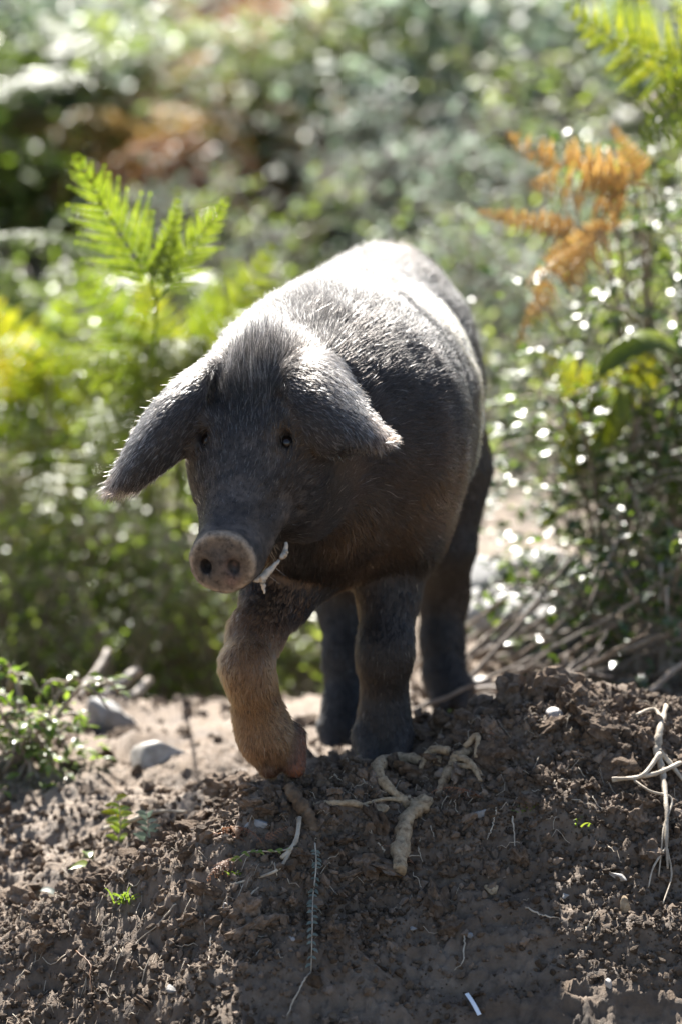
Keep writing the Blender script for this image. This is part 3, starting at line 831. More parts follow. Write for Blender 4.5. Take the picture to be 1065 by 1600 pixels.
    L(h.outputs[0], nt.nodes["Material Output"].inputs["Surface"])
    o = link("hair_coat", cu, m, pig)
    return o
build_coat()
# eyes
m, nt, b, L = new_mat("pig_eye"); b.inputs["Base Color"].default_value = (0.012, 0.007, 0.005, 1); b.inputs["Roughness"].default_value = 0.08
M["eye"] = m
ev, et = ICO3
for e in EYE:
    link("eye", mesh_np("eye", ev * 0.0115 + e, et), M["eye"], pig)
# froth at the mouth corner
M["froth"] = simple_mat("froth", [(0.3, (0.36, 0.29, 0.21)), (0.6, (0.58, 0.50, 0.40))], 90, 0.5, 0.5, 0.8, 160, 0.003)
def froth(path, rads):
    mb = MB(); P = smooth_path([W(*p) for p in path], 14, 0.0006, 4)
    mb.tube(P, np.interp(np.linspace(0, 1, 14), np.linspace(0, 1, len(rads)), rads), 10, 0.05, 3)
    link("froth", mb.mesh("froth"), M["froth"], pig)
froth([(396, 908, -0.437), (410, 902, -0.432), (424, 888, -0.424), (436, 876, -0.415)], [.002, .0062, .0045, .002])
froth([(409, 902, -0.434), (411, 912, -0.436), (413, 928, -0.437)], [.0055, .004, .001])
froth([(438, 872, -0.412), (445, 865, -0.405), (447, 848, -0.400)], [.003, .0052, .002])

# ------------------------------------------------------------------ roots, twigs and stones on the bank
def on_px(px, py, lift=0.0):
    """point where the sight line through a pixel meets the soil"""
    p = R(PITCH)
    cx = (px - 532.5) / F_PX; cy = (800 - py) / F_PX
    dv = np.array([cx, math.cos(p) + cy * math.sin(p), -math.sin(p) + cy * math.cos(p)])
    t = np.arange(5.6, 9.0, 0.004)
    P = CAM + t[:, None] * dv
    g = Hrough(P[:, 0], P[:, 1])
    k = int(np.argmax(P[:, 2] < g))
    q = P[k] if P[k, 2] < g[k] else P[-1]
    return np.array([q[0], q[1], q[2] + lift])

def tube_thing(name, path, rads, mat, label, cat, group=None, n=40, sides=10, jit=0.08, wob=0.0, seed=1, hug=True, branches=(), lift=0.004):
    """a root or twig given by pixels lying on the soil (px, py, lift)"""
    root = None
    mb = MB()
    P = smooth_path([on_px(p[0], p[1], p[2] if len(p) > 2 else lift) for p in path], n, wob, seed)
    rr = np.interp(np.linspace(0, 1, n), np.linspace(0, 1, len(rads)), rads)
    nzz = vnoise(P * [1, 1, 1], 60, seed)
    P = P + [0, 0, .002 if rads[0] < .006 else -.002]; mb.tube(P, rr * (1 + 0.22 * nzz + 0.14 * vnoise(P, 170, seed)), sides, jit * 1.4, seed)
    base = P[0].copy()
    o = link(name, None, None, None)
    me = mb.mesh(name)
    bpy.data.objects.remove(o)
    o = link(name, me, mat)
    tag(o, label, cat, group)
    for bpath, brads in branches:
        m2 = MB(); n2 = max(10, 6 * len(bpath))
        B = smooth_path([on_px(p[0], p[1], p[2] if len(p) > 2 else lift) for p in bpath], n2, wob, seed + 3) + [0, 0, .003]
        m2.tube(B, np.interp(np.linspace(0, 1, n2), np.linspace(0, 1, len(brads)), brads), 7, jit, seed)
        link("rootlet", m2.mesh("rootlet"), mat, o)
    return o
tube_thing("twisted_root", [(690, 1192, .004), (655, 1198, .012), (615, 1200, .016), (590, 1212, .018), (598, 1235, .016), (622, 1258, .016), (640, 1270, .016), (662, 1272, .018), (650, 1284, .02), (634, 1300, .022), (627, 1340, .024), (623, 1386, .026)],
           [.007, .009, .0105, .009, .0075, .0075, .009, .0115, .010, .0105, .0125, .0115], M["root"], "thick tan twisted root hanging down the bank below the pig's hoof", "root", n=70, sides=12, jit=0.10, seed=2,
           branches=[([(640, 1268, .014), (600, 1262, .01), (560, 1270, .008)], [.004, .003, .002])])
tube_thing("knotted_root", [(735, 1175, .004), (715, 1192, .012), (705, 1210, .014), (690, 1235, .012), (680, 1250, .004)], [.006, .008, .0085, .006, .003], M["root"],
           "short knotted tan root branching on the crest beside the twisted root", "root", n=40, seed=4, jit=0.12,
           branches=[([(712, 1196, .012), (735, 1208, .012), (750, 1232, .008)], [.006, .005, .003]), ([(705, 1210, .012), (740, 1215, .012), (752, 1222, .008)], [.005, .004, .002]), ([(700, 1188, .012), (672, 1190, .014), (655, 1215, .01)], [.007, .006, .003]), ([(725, 1180, .01), (745, 1165, .012), (742, 1195, .008)], [.005, .005, .003])])
tube_thing("hanging_root", [(1040, 1115, .01), (1030, 1160, .02), (1026, 1195, .022), (1033, 1225, .02), (1040, 1290, .024), (1040, 1345, .026), (1042, 1380, .02)], [.004, .0055, .0065, .005, .003, .0025, .0015], M["palewood"],
           "pale woody root stalk hanging over the bank with thin side rootlets", "root", n=50, seed=5, jit=0.08,
           branches=[([(1030, 1200, .02), (1000, 1238, .022), (955, 1240, .02)], [.004, .003, .0025]), ([(1062, 1215, .02), (1020, 1235, .022), (955, 1241, .018)], [.0035, .0035, .003]), ([(990, 1243, .02), (1015, 1262, .022), (1048, 1272, .02), (1036, 1320, .022), (1028, 1385, .012)], [.0022, .002, .002, .0018, .001]),
                     ([(1035, 1150, .018), (1020, 1125, .014), (992, 1130, .01)], [.0045, .003, .002]), ([(1028, 1195, .02), (1045, 1215, .02), (1066, 1240, .018)], [.005, .004, .003]), ([(1041, 1345, .02), (1020, 1372, .014), (1012, 1400, .01)], [.002, .0015, .001]), ([(1041, 1350, .02), (1048, 1385, .014), (1035, 1425, .01)], [.002, .0015, .001])])
tube_thing("broken_stub", [(450, 1250, .022), (463, 1265, .02), (480, 1282, .012), (490, 1300, .0)], [.0085, .010, .0105, .009], M["darkwood"], "dark broken wooden stub sticking out of the bank", "stub", n=26, seed=6, jit=0.10)
tube_thing("flat_root", [(490, 1268, .008), (520, 1268, .010), (555, 1268, .010), (592, 1276, .004)], [.004, .0055, .005, .003], M["root"], "thin tan root lying across the soil beside the broken stub", "root", n=24, seed=7)
tube_thing("curved_stick", [(165, 1305, .008), (200, 1300, .014), (245, 1288, .018), (292, 1284, .014)], [.004, .0038, .0032, .002], M["palewood"], "slender pale curved stick lying on the sunlit soil", "stick", n=24, seed=8, jit=0.03)
tube_thing("forked_twig", [(468, 1290, .01), (464, 1325, .014), (455, 1340, .012), (440, 1350, .006)], [.0035, .0032, .004, .003], M["palewood"], "pale forked twig hanging below the broken stub", "twig", n=20, seed=9,
           branches=[([(455, 1342, .01), (430, 1375, .01), (360, 1390, .004)], [.003, .0025, .0015])])
for k, (path, lab) in enumerate([
        ([(120, 1495), (140, 1512), (142, 1535), (146, 1570), (158, 1598)], "thin orange-brown root trailing down the shaded foot of the bank"),
        ([(486, 1525), (470, 1550), (455, 1580), (448, 1599)], "fine white rootlet hanging beneath the leafy creeper"),
        ([(725, 1468), (722, 1510), (708, 1525)], "fine pale rootlet forking on the smooth bank face"),
        ([(820, 1425), (845, 1438), (874, 1443)], "short pale root fibre lying across the bank face"),
        ([(932, 1430), (920, 1450), (914, 1462)], "small curled root fibre on the bank below the hanging root"),
        ([(655, 1315), (653, 1335), (660, 1355)], "white hooked root fibre beside the twisted root"),
        ([(775, 1270), (768, 1300), (760, 1320)], "dangling brown rootlet under the grey pebble"),
        ([(800, 1280), (802, 1310), (803, 1340)], "thin upright rootlet on the upper bank face"),
        ([(590, 1325), (610, 1345), (655, 1345)], "thin dark rootlet crossing behind the twisted root tip"),
        ([(330, 1470), (328, 1495), (326, 1510)], "tiny straight white rootlet on the dark bank"),
        ([(275, 1420), (250, 1450), (215, 1480), (205, 1500)], "long brown root fibre below the grass tuft"),
        ([(405, 1395), (380, 1420), (376, 1450)], "dry stalk bent down the bank below the forked twig")]):
    tube_thing("root_fibre", path, [.0013, .0012, .0008], M["deadleaf"] if k == 0 else M["palewood"], lab, "rootlet", n=24, sides=5, jit=0, seed=20 + k, lift=0.006, wob=0.0006)
# hair-thin fibres over the bank
mb = MB(); r = np.random.default_rng(99)
for k in range(260):
    x = r.uniform(-0.55, 0.55); y = float(smooth_interp(x, CX, CY)) + r.normal(-0.08, 0.12)
    a = r.uniform(0, 6.28); ln = r.uniform(0.015, 0.06)
    xs_ = x + np.cumsum(np.cos(a + np.cumsum(r.normal(0, .5, 7)))) * ln / 7; ys_ = y + np.cumsum(np.sin(a + np.cumsum(r.normal(0, .5, 7)))) * ln / 7
    mb.tube(np.stack([xs_, ys_, Hrough(xs_, ys_) + 0.003 + r.uniform(0, .006, 7)], -1), r.uniform(.0003, .0008), 4)
o = link("root_fibres", mb.mesh("root_fibres"), M["palewood"], ground); o["kind"] = "stuff"

# stones
def faceted(V, seed, n=9):
    r = np.random.default_rng(seed)
    for k in range(n):
        d_ = nrm(r.normal(size=3)); h_ = r.uniform(.45, .8)
        V = V - np.maximum(V @ d_ - h_, 0)[:, None] * d_ * .93
    return V
def stone(name, px, py, size, mat, label, cat="stone", seed=0, sq=(1, 1, .6), group=None, sink=0.25):
    V, T = lump(ICO3, 300 + seed, 0.30, 1.2, 1.0)
    V = faceted(V, 300 + seed)
    p = on_px(px, py)
    o = link(name, mesh_np(name, V * np.array(sq) * size, T), mat, None, (p[0], p[1], p[2] + size * sq[2] * (0.5 - sink)), (0, random.uniform(-.3, .3), random.uniform(0, 3)))
    tag(o, label, cat, group); return o
stone("pale_rock", 245, 1195, 0.085, M["limestone"], "large flat white stone gleaming on the sunlit soil behind the raised leg", seed=1, sq=(.95, .75, .42), sink=.3)
stone("pebble", 748, 1275, 0.015, M["rock"], "grey pebble half buried in the upper bank face", seed=2)
stone("pebble", 865, 1122, 0.019, M["limestone"], "pale stone on the crest of the soil mound", seed=3, sq=(1, .8, .7))
stone("pebble", 768, 1390, 0.013, M["root"], "smooth brown oval pebble in the middle of the bank", seed=4)
stone("pebble", 975, 1418, 0.014, M["root"], "tawny block-shaped pebble on the bank below the hanging root", seed=5, sq=(.7, .7, 1))
stone("pebble", 735, 1463, 0.011, M["rock"], "blue-grey flat pebble beside the fine pale rootlet", seed=6, sq=(1.2, .8, .5))
stone("pebble", 642, 1452, 0.010, M["rock"], "small blue-grey pebble on the smooth bank face", seed=7, sq=(1.2, .8, .5))
stone("pebble", 882, 1402, 0.009, M["limestone"], "small bluish white pebble high on the bank face", seed=8)
stone("pebble", 823, 1300, 0.006, M["limestone"], "tiny white pebble near the grass sprig", seed=9)
stone("pebble", 355, 1420, 0.009, M["limestone"], "pale chip of stone on the shaded bank below the dry fern scraps", seed=10, sq=(.6, .6, 1))
stone("pebble", 270, 1548, 0.012, M["rock"], "grey pebble low on the dark bank foot", seed=11)
stone("pebble", 458, 1468, 0.008, M["rock"], "small grey pebble beside the leafy creeper", seed=12)
stone("pebble", 965, 1370, 0.012, M["limestone"], "whitish flake of stone beside the hanging root's rootlets", seed=13, sq=(1.2, .8, .4))
stone("pebble", 405, 1290, 0.016, M["rock"], "grey angular pebble among the dry fern scraps", seed=14)
stone("pebble", 592, 1265, 0.012, M["root"], "round brown pebble beside the flat root", seed=15)
stone("pebble", 950, 1540, 0.012, M["limestone"], "pale pebble in the loose crumbs at the bank foot", seed=16, sq=(.7, .6, 1))
# strip of white plastic
p0, p1 = on_px(728, 1565, .012), on_px(748, 1599, .012)
mb = MB(); ax = nrm(p1 - p0); sd = nrm(np.cross(ax, (0, -.6, .8)))
ts = np.linspace(0, 1, 8)
for sg in (0, 1): pass
st = np.concatenate([[p0 + (p1 - p0) * t + sd * w_ * 0.003 + np.array([0, -.6, .8]) * (h_ * 0.0006 + 0.003 * math.sin(t * 3)) for w_, h_ in ((-1, 0), (1, 0), (1, 1), (-1, 1))] for t in ts])
q = []
for k in range(7):
    for c in range(4): q.append([k * 4 + c, k * 4 + (c + 1) % 4, k * 4 + 4 + (c + 1) % 4, k * 4 + 4 + c])
q += [[3, 2, 1, 0], [28, 29, 30, 31]]
mb.add(st, q)
tag(link("plastic_strip", mb.mesh("plastic_strip", False), M["plastic"]), "narrow strip of white plastic lying at the bank foot", "litter")

# ------------------------------------------------------------------ leaves
def leaf_shape(n=4, w=0.45, bend=0.25, fold=0.2):
    """leaf of length 1 along +Y, folded along its midrib; (V, Q)"""
    t = np.linspace(0, 1, n + 1)
    wd = w * np.sin(math.pi * np.clip(t, 0, 1) ** 0.8) ** 0.9 * 0.5; wd[0] = 0.02; wd[-1] = 0.004
    z = bend * (t * (1 - t)) * 1.2 - bend * 0.5 * t ** 2
    V = np.concatenate([np.stack([-wd, t, z + fold * wd], -1), np.stack([0 * t, t, z], -1), np.stack([wd, t, z + fold * wd], -1)])
    m_ = n + 1; Q = []
    for k in range(n):
        Q += [[k, m_ + k, m_ + k + 1, k + 1], [m_ + k, 2 * m_ + k, 2 * m_ + k + 1, m_ + k + 1]]
    return V, np.array(Q)
LEAF4, LEAF2 = leaf_shape(4), leaf_shape(2, 0.5)

def frames(dirs, ups):
    """rotation matrices whose columns are (side, dir, normal)"""
    dirs = dirs / (np.linalg.norm(dirs, axis=1)[:, None] + 1e-9)
    side = np.cross(dirs, ups); side /= np.linalg.norm(side, axis=1)[:, None] + 1e-9
    nor = np.cross(side, dirs)
    return np.stack([side, dirs, nor], -1)

def scatter_leaves(pos, dirs, ups, sizes, shape=LEAF2):
    V, Q = shape
    M3 = frames(dirs, ups)
    P = np.einsum('nij,kj->nki', M3, V) * sizes[:, None, None] + pos[:, None, :]
    QQ = (Q[None] + (np.arange(len(pos)) * len(V))[:, None, None]).reshape(-1, 4)
    return P.reshape(-1, 3), QQ

def frond_mesh(name, Lf, npair, width, th0, th1, seed, pinn=13, curl=0.0, mat=None, stalk=0.28, ragged=0.0, pang=24):
    """bracken frond: stalk rising from the origin and arching towards +Y, pinnae with pinnules"""
    r = np.random.default_rng(seed)
    n = 40
    t = np.linspace(0, 1, n)
    th = R(th0) + (R(th1) - R(th0)) * t ** 1.4
    wig = 0.06 * np.sin(t * 3 + r.uniform(0, 6))
    step = np.stack([wig, np.sin(th), np.cos(th)], -1) * Lf / n
    C = np.concatenate([[[0, 0, 0]], np.cumsum(step, 0)])[:n]
    Tn = np.gradient(C, axis=0); Tn /= np.linalg.norm(Tn, axis=1)[:, None]
    mb = MB()
    mb.tube(C[::3], np.linspace(0.0045, 0.001, len(C[::3])) * Lf / 0.8, 5)
    LV, LQ = np.array([[0, 0, 0], [-.42, .4, .03], [0, 1, -.06], [.42, .4, .03]]), np.array([[0, 3, 2, 1]])
    tv = np.linspace(stalk, 0.985, npair)
    pos, dirs, ups, sz = [], [], [], []
    for k, tt in enumerate(tv):
        f = (tt - stalk) / (1 - stalk)
        base = np.array([np.interp(tt, t, C[:, a]) for a in range(3)]); tg = nrm([np.interp(tt, t, Tn[:, a]) for a in range(3)])
        lat = nrm(np.cross(tg, np.cross([1, 0, 0], tg))); lat = np.array([1.0, 0, 0]) - tg * tg[0]; lat = nrm(lat)
        nor = np.cross(lat, tg)
        Lp = width * Lf * (1 - f) ** 0.85 * (0.75 + 0.25 * min(1, f * 5)) + 0.012 * Lf
        for sg in (-1, 1):
            if ragged and r.random() < ragged: continue
            ang = R(r.normal(pang, 4)) + f * 0.35
            pd = nrm(lat * sg * math.cos(ang) + tg * math.sin(ang) + nor * r.normal(0.05, 0.06))
            npn = max(5, int(pinn * 1.5 * (Lp / (width * Lf)) + 3)); q = np.linspace(0.06, 1, npn)
            Lk = Lp * r.uniform(.85, 1.1)
            droop = (-0.25 - curl * r.uniform(.5, 1.5)) * Lk
            pp = base + q[:, None] * pd * Lk + (nor * droop + np.array([0, 0, -0.05 * Lk]))[None] * (q ** 2)[:, None] + (tg * 0.12 * Lk)[None] * (q ** 2)[:, None]
            tp = np.gradient(pp, axis=0); tp /= np.linalg.norm(tp, axis=1)[:, None] + 1e-9
            s2 = np.cross(nor[None], tp); s2 /= np.linalg.norm(s2, axis=1)[:, None] + 1e-9
            pl = (0.52 * Lf * (1 - stalk) / npair * (0.55 + 0.45 * (1 - f))) * (1 - 0.8 * q ** 1.5) + 0.003 * Lf
            # thin midrib as a narrow strip
            for s3 in (-1, 1):
                dd = s2 * s3 * 0.9 + tp * 0.45 + r.normal(0, .06 + curl * .3, (npn, 3)) - nor[None] * 0.25 * (0.5 + curl)
                pos.append(pp); dirs.append(dd); ups.append(np.tile(nor, (npn, 1)) + r.normal(0, .12, (npn, 3))); sz.append(pl)
            pos.append(pp[-1:]); dirs.append(tp[-1:]); ups.append(nor[None]); sz.append(np.array([0.012 * Lf + 0.05 * Lk]))
    pos, dirs, ups, sz = map(np.concatenate, (pos, dirs, ups, sz))
    P, Q = scatter_leaves(pos, dirs, ups, sz * 1.15, (LV, LQ))
    mb.add(P, Q)
    me = mb.mesh(name, False)
    if mat: me.materials.append(mat)
    return me

FR = {}
for key, mat, curl, rag in (("fern", "fern", 0.05, 0), ("fern_yellow", "fern_yellow", 0.1, 0.03), ("fern_dead", "fern_dead", 0.7, 0.15), ("fern_rust", "fern_rust", 0.6, 0.15)):
    FR[key] = [frond_mesh("frond", 0.85, 15, 0.34, 10, 95 + 12 * k, 50 + k * 7, 12, curl, M[mat], 0.30, rag) for k in range(3)]

def fern_plant(x, y, kinds, n, s, label, group, seed, spread=(0, 360), lean=(0, 35), name="bracken_fern", cat="fern"):
    r = np.random.default_rng(seed)
    root = link(name, None, None, None, (x, y, float(H(x, y)) - 0.01), (0, 0, 0)); root.empty_display_size = 0.05
    tag(root, label, cat, group)
    for k in range(n):
        az = spread[0] + (spread[1] - spread[0]) * (k + r.uniform(0, .8)) / n
        me = FR[kinds[k % len(kinds)]][int(r.integers(0, 3))]
        o = link("frond", me, None, root, (r.normal(0, .02), r.normal(0, .02), 0), (R(-r.uniform(*lean)), R(r.normal(0, 8)), R(az)), s * r.uniform(.75, 1.15))
    return root
def atx(px, Y): return (px - 532.5) / F_PX * (Y + 6.5) * 1.0

# single fronds placed one by one
def frond_between(parent, kind_mat, base, tip, arch, seed, npair=16, width=0.3, roll=0.0, stalk=0.15, pinn=14, curl=0.05, ragged=0, pang=24, flat=False):
    """frond whose stalk starts at base and ends near tip, arched towards 'arch' degrees"""
    base, tip = np.asarray(base, float), np.asarray(tip, float)
    v = tip - base; Lf = np.linalg.norm(v)
    me = frond_mesh("frond", 1.0, npair, width, -arch / 2, arch / 2, seed, pinn, curl, M[kind_mat], stalk, ragged, pang)
    ends = np.array([0, 0, 1.0])
    # local: the chord is about +Z; +Y is the arching side
    z = nrm(v); yv = np.array([0.15 * math.sin(roll), 0.45, -1.0]) if flat else np.array([math.sin(roll), -math.cos(roll), 0.0]); yv = nrm(yv - z * (yv @ z)); xv = np.cross(yv, z)
    m = Matrix((xv, yv, z)).transposed()
    o = link("frond", me, None, parent)
    off = base - np.array(parent.location)
    o.matrix_local = Matrix.Translation(off) @ m.to_4x4() @ Matrix.Scale(Lf * 1.08, 4)
    return o
def plant_root(name, x, y, label, cat, group=None):
    o = link(name, None, None, None, (x, y, float(H(x, y)) - 0.01)); o.empty_display_size = 0.05
    return tag(o, label, cat, group)

# left: the upright backlit fronds above the fern bed
Y1 = 0.85
pr = plant_root("bracken_fern", atx(225, 2.3), 2.3, "bracken fern holding up three backlit lime-green frond tips", "fern")
bs = np.array(pr.location)
for k, (b_, t_, ro, wd) in enumerate([((235, 440), (130, 252), 0.1, 0.38), ((245, 450), (275, 312), 0.0, 0.22), ((262, 450), (352, 318), -0.1, 0.30)]):
    frond_between(pr, "fern_yellow" if k == 9 else "fern", W(*b_, Y1), W(*t_, Y1 - 0.05), 25, 400 + k, 12, wd * 1.15, ro, 0.04, 13, 0.0, 0, 38)
mb = MB(); mb.tube(smooth_path([np.zeros(3), (W(238, 640, 1.8) - bs), (W(245, 470, Y1) - bs)], 12), np.linspace(.004, .0028, 12), 6)
mb.tube(smooth_path([(W(245, 470, Y1) - bs), (W(240, 455, Y1) - bs), (W(235, 440, Y1) - bs)], 8), [.003] * 8, 6)
mb.tube(smooth_path([(W(245, 470, Y1) - bs), (W(255, 460, Y1) - bs), (W(262, 450, Y1) - bs)], 8), [.003] * 8, 6)
link("stem", mb.mesh("stem"), M["fern"], pr)

# left: arching glossy fronds
def arching(name, px, Y, label, spec, mats, seed, npair=12, curl=0.05, rag=0, dy=0.0, smat="fern", flat=False):
    Y = Y + dy; spec = [((*b_[:2], b_[2] + dy), (*t_[:2], t_[2] + dy), *o_) for b_, t_, *o_ in spec]
    pr = plant_root(name, atx(px, Y + .5), Y + .5, label, "fern")
    for k, (b_, t_, arch, ro, wd) in enumerate(spec):
        frond_between(pr, mats[k % len(mats)], W(*b_), W(*t_), arch, seed + k, npair, wd, ro, 0.12, 13, curl, rag, 24, flat)
    bs = np.array(pr.location)
    mb = MB()
    for b_, *_ in spec:
        e = W(*b_) - bs
        mb.tube(smooth_path([np.zeros(3), e * np.array([.4, .4, .6]), e], 8), np.linspace(.0035, .0025, 8), 6)
    link("stem", mb.mesh("stem"), M[smat], pr)
    return pr
arching("bracken_fern", 190, 1.75, "bracken fern with long glossy fronds arching sideways under the upright tips", [
    ((230, 470, 1.75), (-30, 400, 1.5), 60, 0.6, .26), ((220, 480, 1.75), (60, 480, 1.45), 70, 0.4, .28), ((235, 470, 1.75), (330, 520, 1.4), 75, -0.3, .30), ((225, 475, 1.75), (200, 560, 1.3), 85, 0.0, .30)], ["fern"], 430, 14, dy=.7, flat=True)
arching("bracken_fern", 330, 1.6, "yellow-green bracken fern spreading low fronds beside the pig's ear", [
    ((300, 560, 1.6), (160, 560, 1.35), 70, 0.5, .30), ((300, 560, 1.6), (410, 500, 1.8), 40, -0.6, .24), ((300, 560, 1.6), (250, 680, 1.2), 90, 0.2, .30), ((300, 570, 1.6), (100, 640, 1.4), 70, 0.6, .28), ((250, 640, 1.5), (240, 800, 1.15), 60, 0.0, .3), ((240, 640, 1.5), (130, 760, 1.2), 60, 0.0, .28), ((280, 620, 1.5), (90, 560, 1.5), 50, 0.0, .28)], ["fern_yellow", "fern"], 450, 14, dy=.35, flat=True)
arching("bracken_fern", 40, 1.9, "bracken fern with pale shining fronds at the edge of the fern bed", [
    ((60, 560, 1.9), (-90, 470, 1.7), 60, 0.8, .28), ((60, 560, 1.9), (10, 640, 1.5), 80, 0.2, .3), ((60, 560, 1.9), (190, 480, 1.8), 50, -0.5, .26), ((60, 560, 1.9), (-60, 380, 2.1), 50, 0, .28), ((60, 600, 1.9), (120, 720, 1.6), 50, 0, .28), ((40, 620, 1.9), (-30, 760, 1.6), 50, 0, .28)], ["fern"], 470, 14, dy=.7, flat=True)
arching("bracken_fern", 280, 1.9, "lime-green bracken fern fanning broad backlit fronds below the upright tips", [
    ((270, 620, 1.75), (120, 430, 1.6), 40, 0.2, .30), ((270, 620, 1.75), (215, 430, 1.65), 35, 0.1, .30), ((280, 620, 1.75), (330, 440, 1.7), 35, -.1, .30), ((285, 620, 1.75), (425, 395, 1.75), 40, -.2, .28), ((270, 630, 1.7), (110, 560, 1.5), 45, .3, .28), ((270, 640, 1.7), (170, 700, 1.4), 60, .2, .28)], ["fern", "fern_yellow"], 560)
arching("bracken_fern", 70, 2.2, "lime-green bracken fern with wide backlit fronds at the outer edge of the fern bed", [
    ((60, 650, 2.2), (-20, 450, 2.0), 40, 0.2, .30), ((60, 650, 2.2), (90, 470, 2.0), 35, 0, .30), ((60, 650, 2.2), (170, 590, 1.9), 40, -.2, .28), ((60, 660, 2.2), (-40, 640, 1.9), 50, .3, .28), ((70, 670, 2.2), (60, 800, 1.8), 60, 0, .28)], ["fern_yellow", "fern"], 580)
# far left, top: the blown-out frond
arching("bracken_fern", 60, 3.4, "bracken fern with one broad white-gleaming frond on the upper slope", [
    ((140, 110, 3.3), (-40, 190, 3.0), 35, 0.6, .24), ((140, 110, 3.3), (60, 40, 3.6), 40, 0.3, .28)], ["fern"], 480, 14, flat=True)
# top right: the frond reaching in, with hanging pinnae
arching("bracken_fern", 1130, 1.25, "tall bracken fern reaching a lime-green frond over the dead orange fronds", [
    ((1130, 130, 1.25), (900, 15, 1.1), 45, 0.6, .30), ((1140, 120, 1.25), (1030, 230, 1.0), 70, 0.4, .28), ((1140, 130, 1.25), (1045, 0, 1.3), 40, 0.2, .3), ((1140, 140, 1.25), (1200, 60, 1.2), 50, -.5, .3)], ["fern_yellow", "fern"], 490)
# right: orange dead bracken
arching("dead_bracken", 1010, 1.35, "dead orange bracken arching over the bramble bush", [
    ((1010, 290, 1.35), (808, 208, 1.15), 70, 0.7, .17), ((1000, 320, 1.35), (850, 290, 1.1), 60, 0.5, .20), ((985, 340, 1.35), (905, 430, 1.1), 60, 0.4, .18), ((920, 370, 1.3), (815, 530, 1.15), 50, 0.4, .17), ((960, 350, 1.3), (850, 400, 1.2), 60, .3, .18), ((1020, 300, 1.3), (960, 200, 1.2), 50, .3, .16), ((930, 360, 1.25), (755, 335, 1.1), 50, .5, .12), ((940, 360, 1.25), (835, 455, 1.1), 50, .5, .16)], ["fern_dead"], 520, 15, 0.35, 0.12, smat="drystem")
arching("bracken_fern", 930, 1.25, "yellow-green bracken fern with limp fronds in front of the bramble bush", [
    ((960, 640, 1.25), (860, 560, 1.1), 50, 0.5, .26), ((960, 640, 1.25), (1000, 560, 1.05), 60, -0.2, .26), ((960, 640, 1.25), (910, 720, 1.0), 80, 0.3, .26), ((970, 640, 1.25), (1075, 800, 1.0), 80, -0.4, .26)], ["fern_yellow", "fern_yellow", "fern_yellow", "fern"], 540)

# ------------------------------------------------------------------ leafy bushes
def bush_parts(seed, radius, height, nleaf, lsize, mat, stem_mat, nstem=14, droop=0.1, shape=LEAF2, low=0.3):
    """(foliage mesh, stem mesh): leaves strung along branching stems"""
    r = np.random.default_rng(seed)
    mb = MB(); tips = []
    for k in range(nstem):
        a = r.uniform(0, 6.28); rr_ = radius * r.uniform(.25, 1.05); hh = height * r.uniform(.45, 1.05)
        P = smooth_path([(r.normal(0, .03), r.normal(0, .03), 0), (rr_ * .35 * math.cos(a), rr_ * .35 * math.sin(a), hh * .6), (rr_ * .8 * math.cos(a), rr_ * .8 * math.sin(a), hh), (rr_ * 1.15 * math.cos(a), rr_ * 1.15 * math.sin(a), hh * (1 - droop))], 14)
        mb.tube(P, np.linspace(.005, .0015, 14), 5)
        tips.append(P[3:])
        for b in range(4):
            i0 = int(r.integers(4, 12)); dv = r.normal(0, 1, 3); dv[2] = abs(dv[2]) * .5
            Q_ = smooth_path([P[i0], P[i0] + nrm(dv) * radius * .25, P[i0] + nrm(dv) * radius * .45 - [0, 0, .03]], 8)
            mb.tube(Q_, np.linspace(.0025, .001, 8), 4); tips.append(Q_)
    allp = np.concatenate(tips)
    pos = allp[r.integers(0, len(allp), nleaf)] + r.normal(0, radius * .05, (nleaf, 3))
    lo_ = r.random(nleaf) < low; a_ = r.uniform(0, 6.28, nleaf); q_ = radius * np.sqrt(r.random(nleaf))
    pos[lo_] = np.stack([q_ * np.cos(a_), q_ * np.sin(a_), height * .5 * r.random(nleaf)], -1)[lo_]
    pos[:, 2] = np.maximum(pos[:, 2], 0.01)
    dirs = r.normal(0, 1, (nleaf, 3)) + np.stack([pos[:, 0], pos[:, 1], 0 * pos[:, 2]], -1) / radius * .8; dirs[:, 2] *= .4
    ups = r.normal(0, .36, (nleaf, 3)) + [0, 0, 1]
    sz = lsize * r.uniform(.55, 1.25, nleaf)
    P, Q = scatter_leaves(pos, dirs, ups, sz, shape)
    fm = mesh_np("foliage", P, Q, False); fm.materials.append(mat)
    sm = mb.mesh("stem"); sm.materials.append(stem_mat)
    return fm, sm, (pos, dirs, ups, sz)
def bush(name, x, y, parts, label, cat, group=None, s=1.0, rz=0.0):
    o = link(name, None, None, None, (x, y, float(H(x, y)) - 0.01), (0, 0, rz), s); o.empty_display_size = .05
    tag(o, label, cat, group)
    f = link("foliage", parts[0], None, o); f["kind"] = "stuff"
    link("stem", parts[1], None, o)
    return o
LEAFM = {}
def leaf_objects(parent, spots, n, mat, size=1.0, front=True):
    """leaves that can be told apart: each an object of its own"""
    if mat not in LEAFM:
        me = mesh_np("leaf", LEAF4[0], LEAF4[1]); me.materials.append(M[mat]); LEAFM[mat] = me
    pos, dirs, ups, sz = spots
    order = np.argsort(pos[:, 1] + 0.3 * rng.random(len(pos)))[:n] if front else np.arange(n)
    FM = frames(dirs[order], ups[order])
    for q, k in enumerate(order):
        o = link("leaf", LEAFM[mat], None, parent)
        o.matrix_local = Matrix.Translation(pos[k]) @ Matrix(FM[q]).to_4x4() @ Matrix.Scale(float(sz[k] * size), 4)

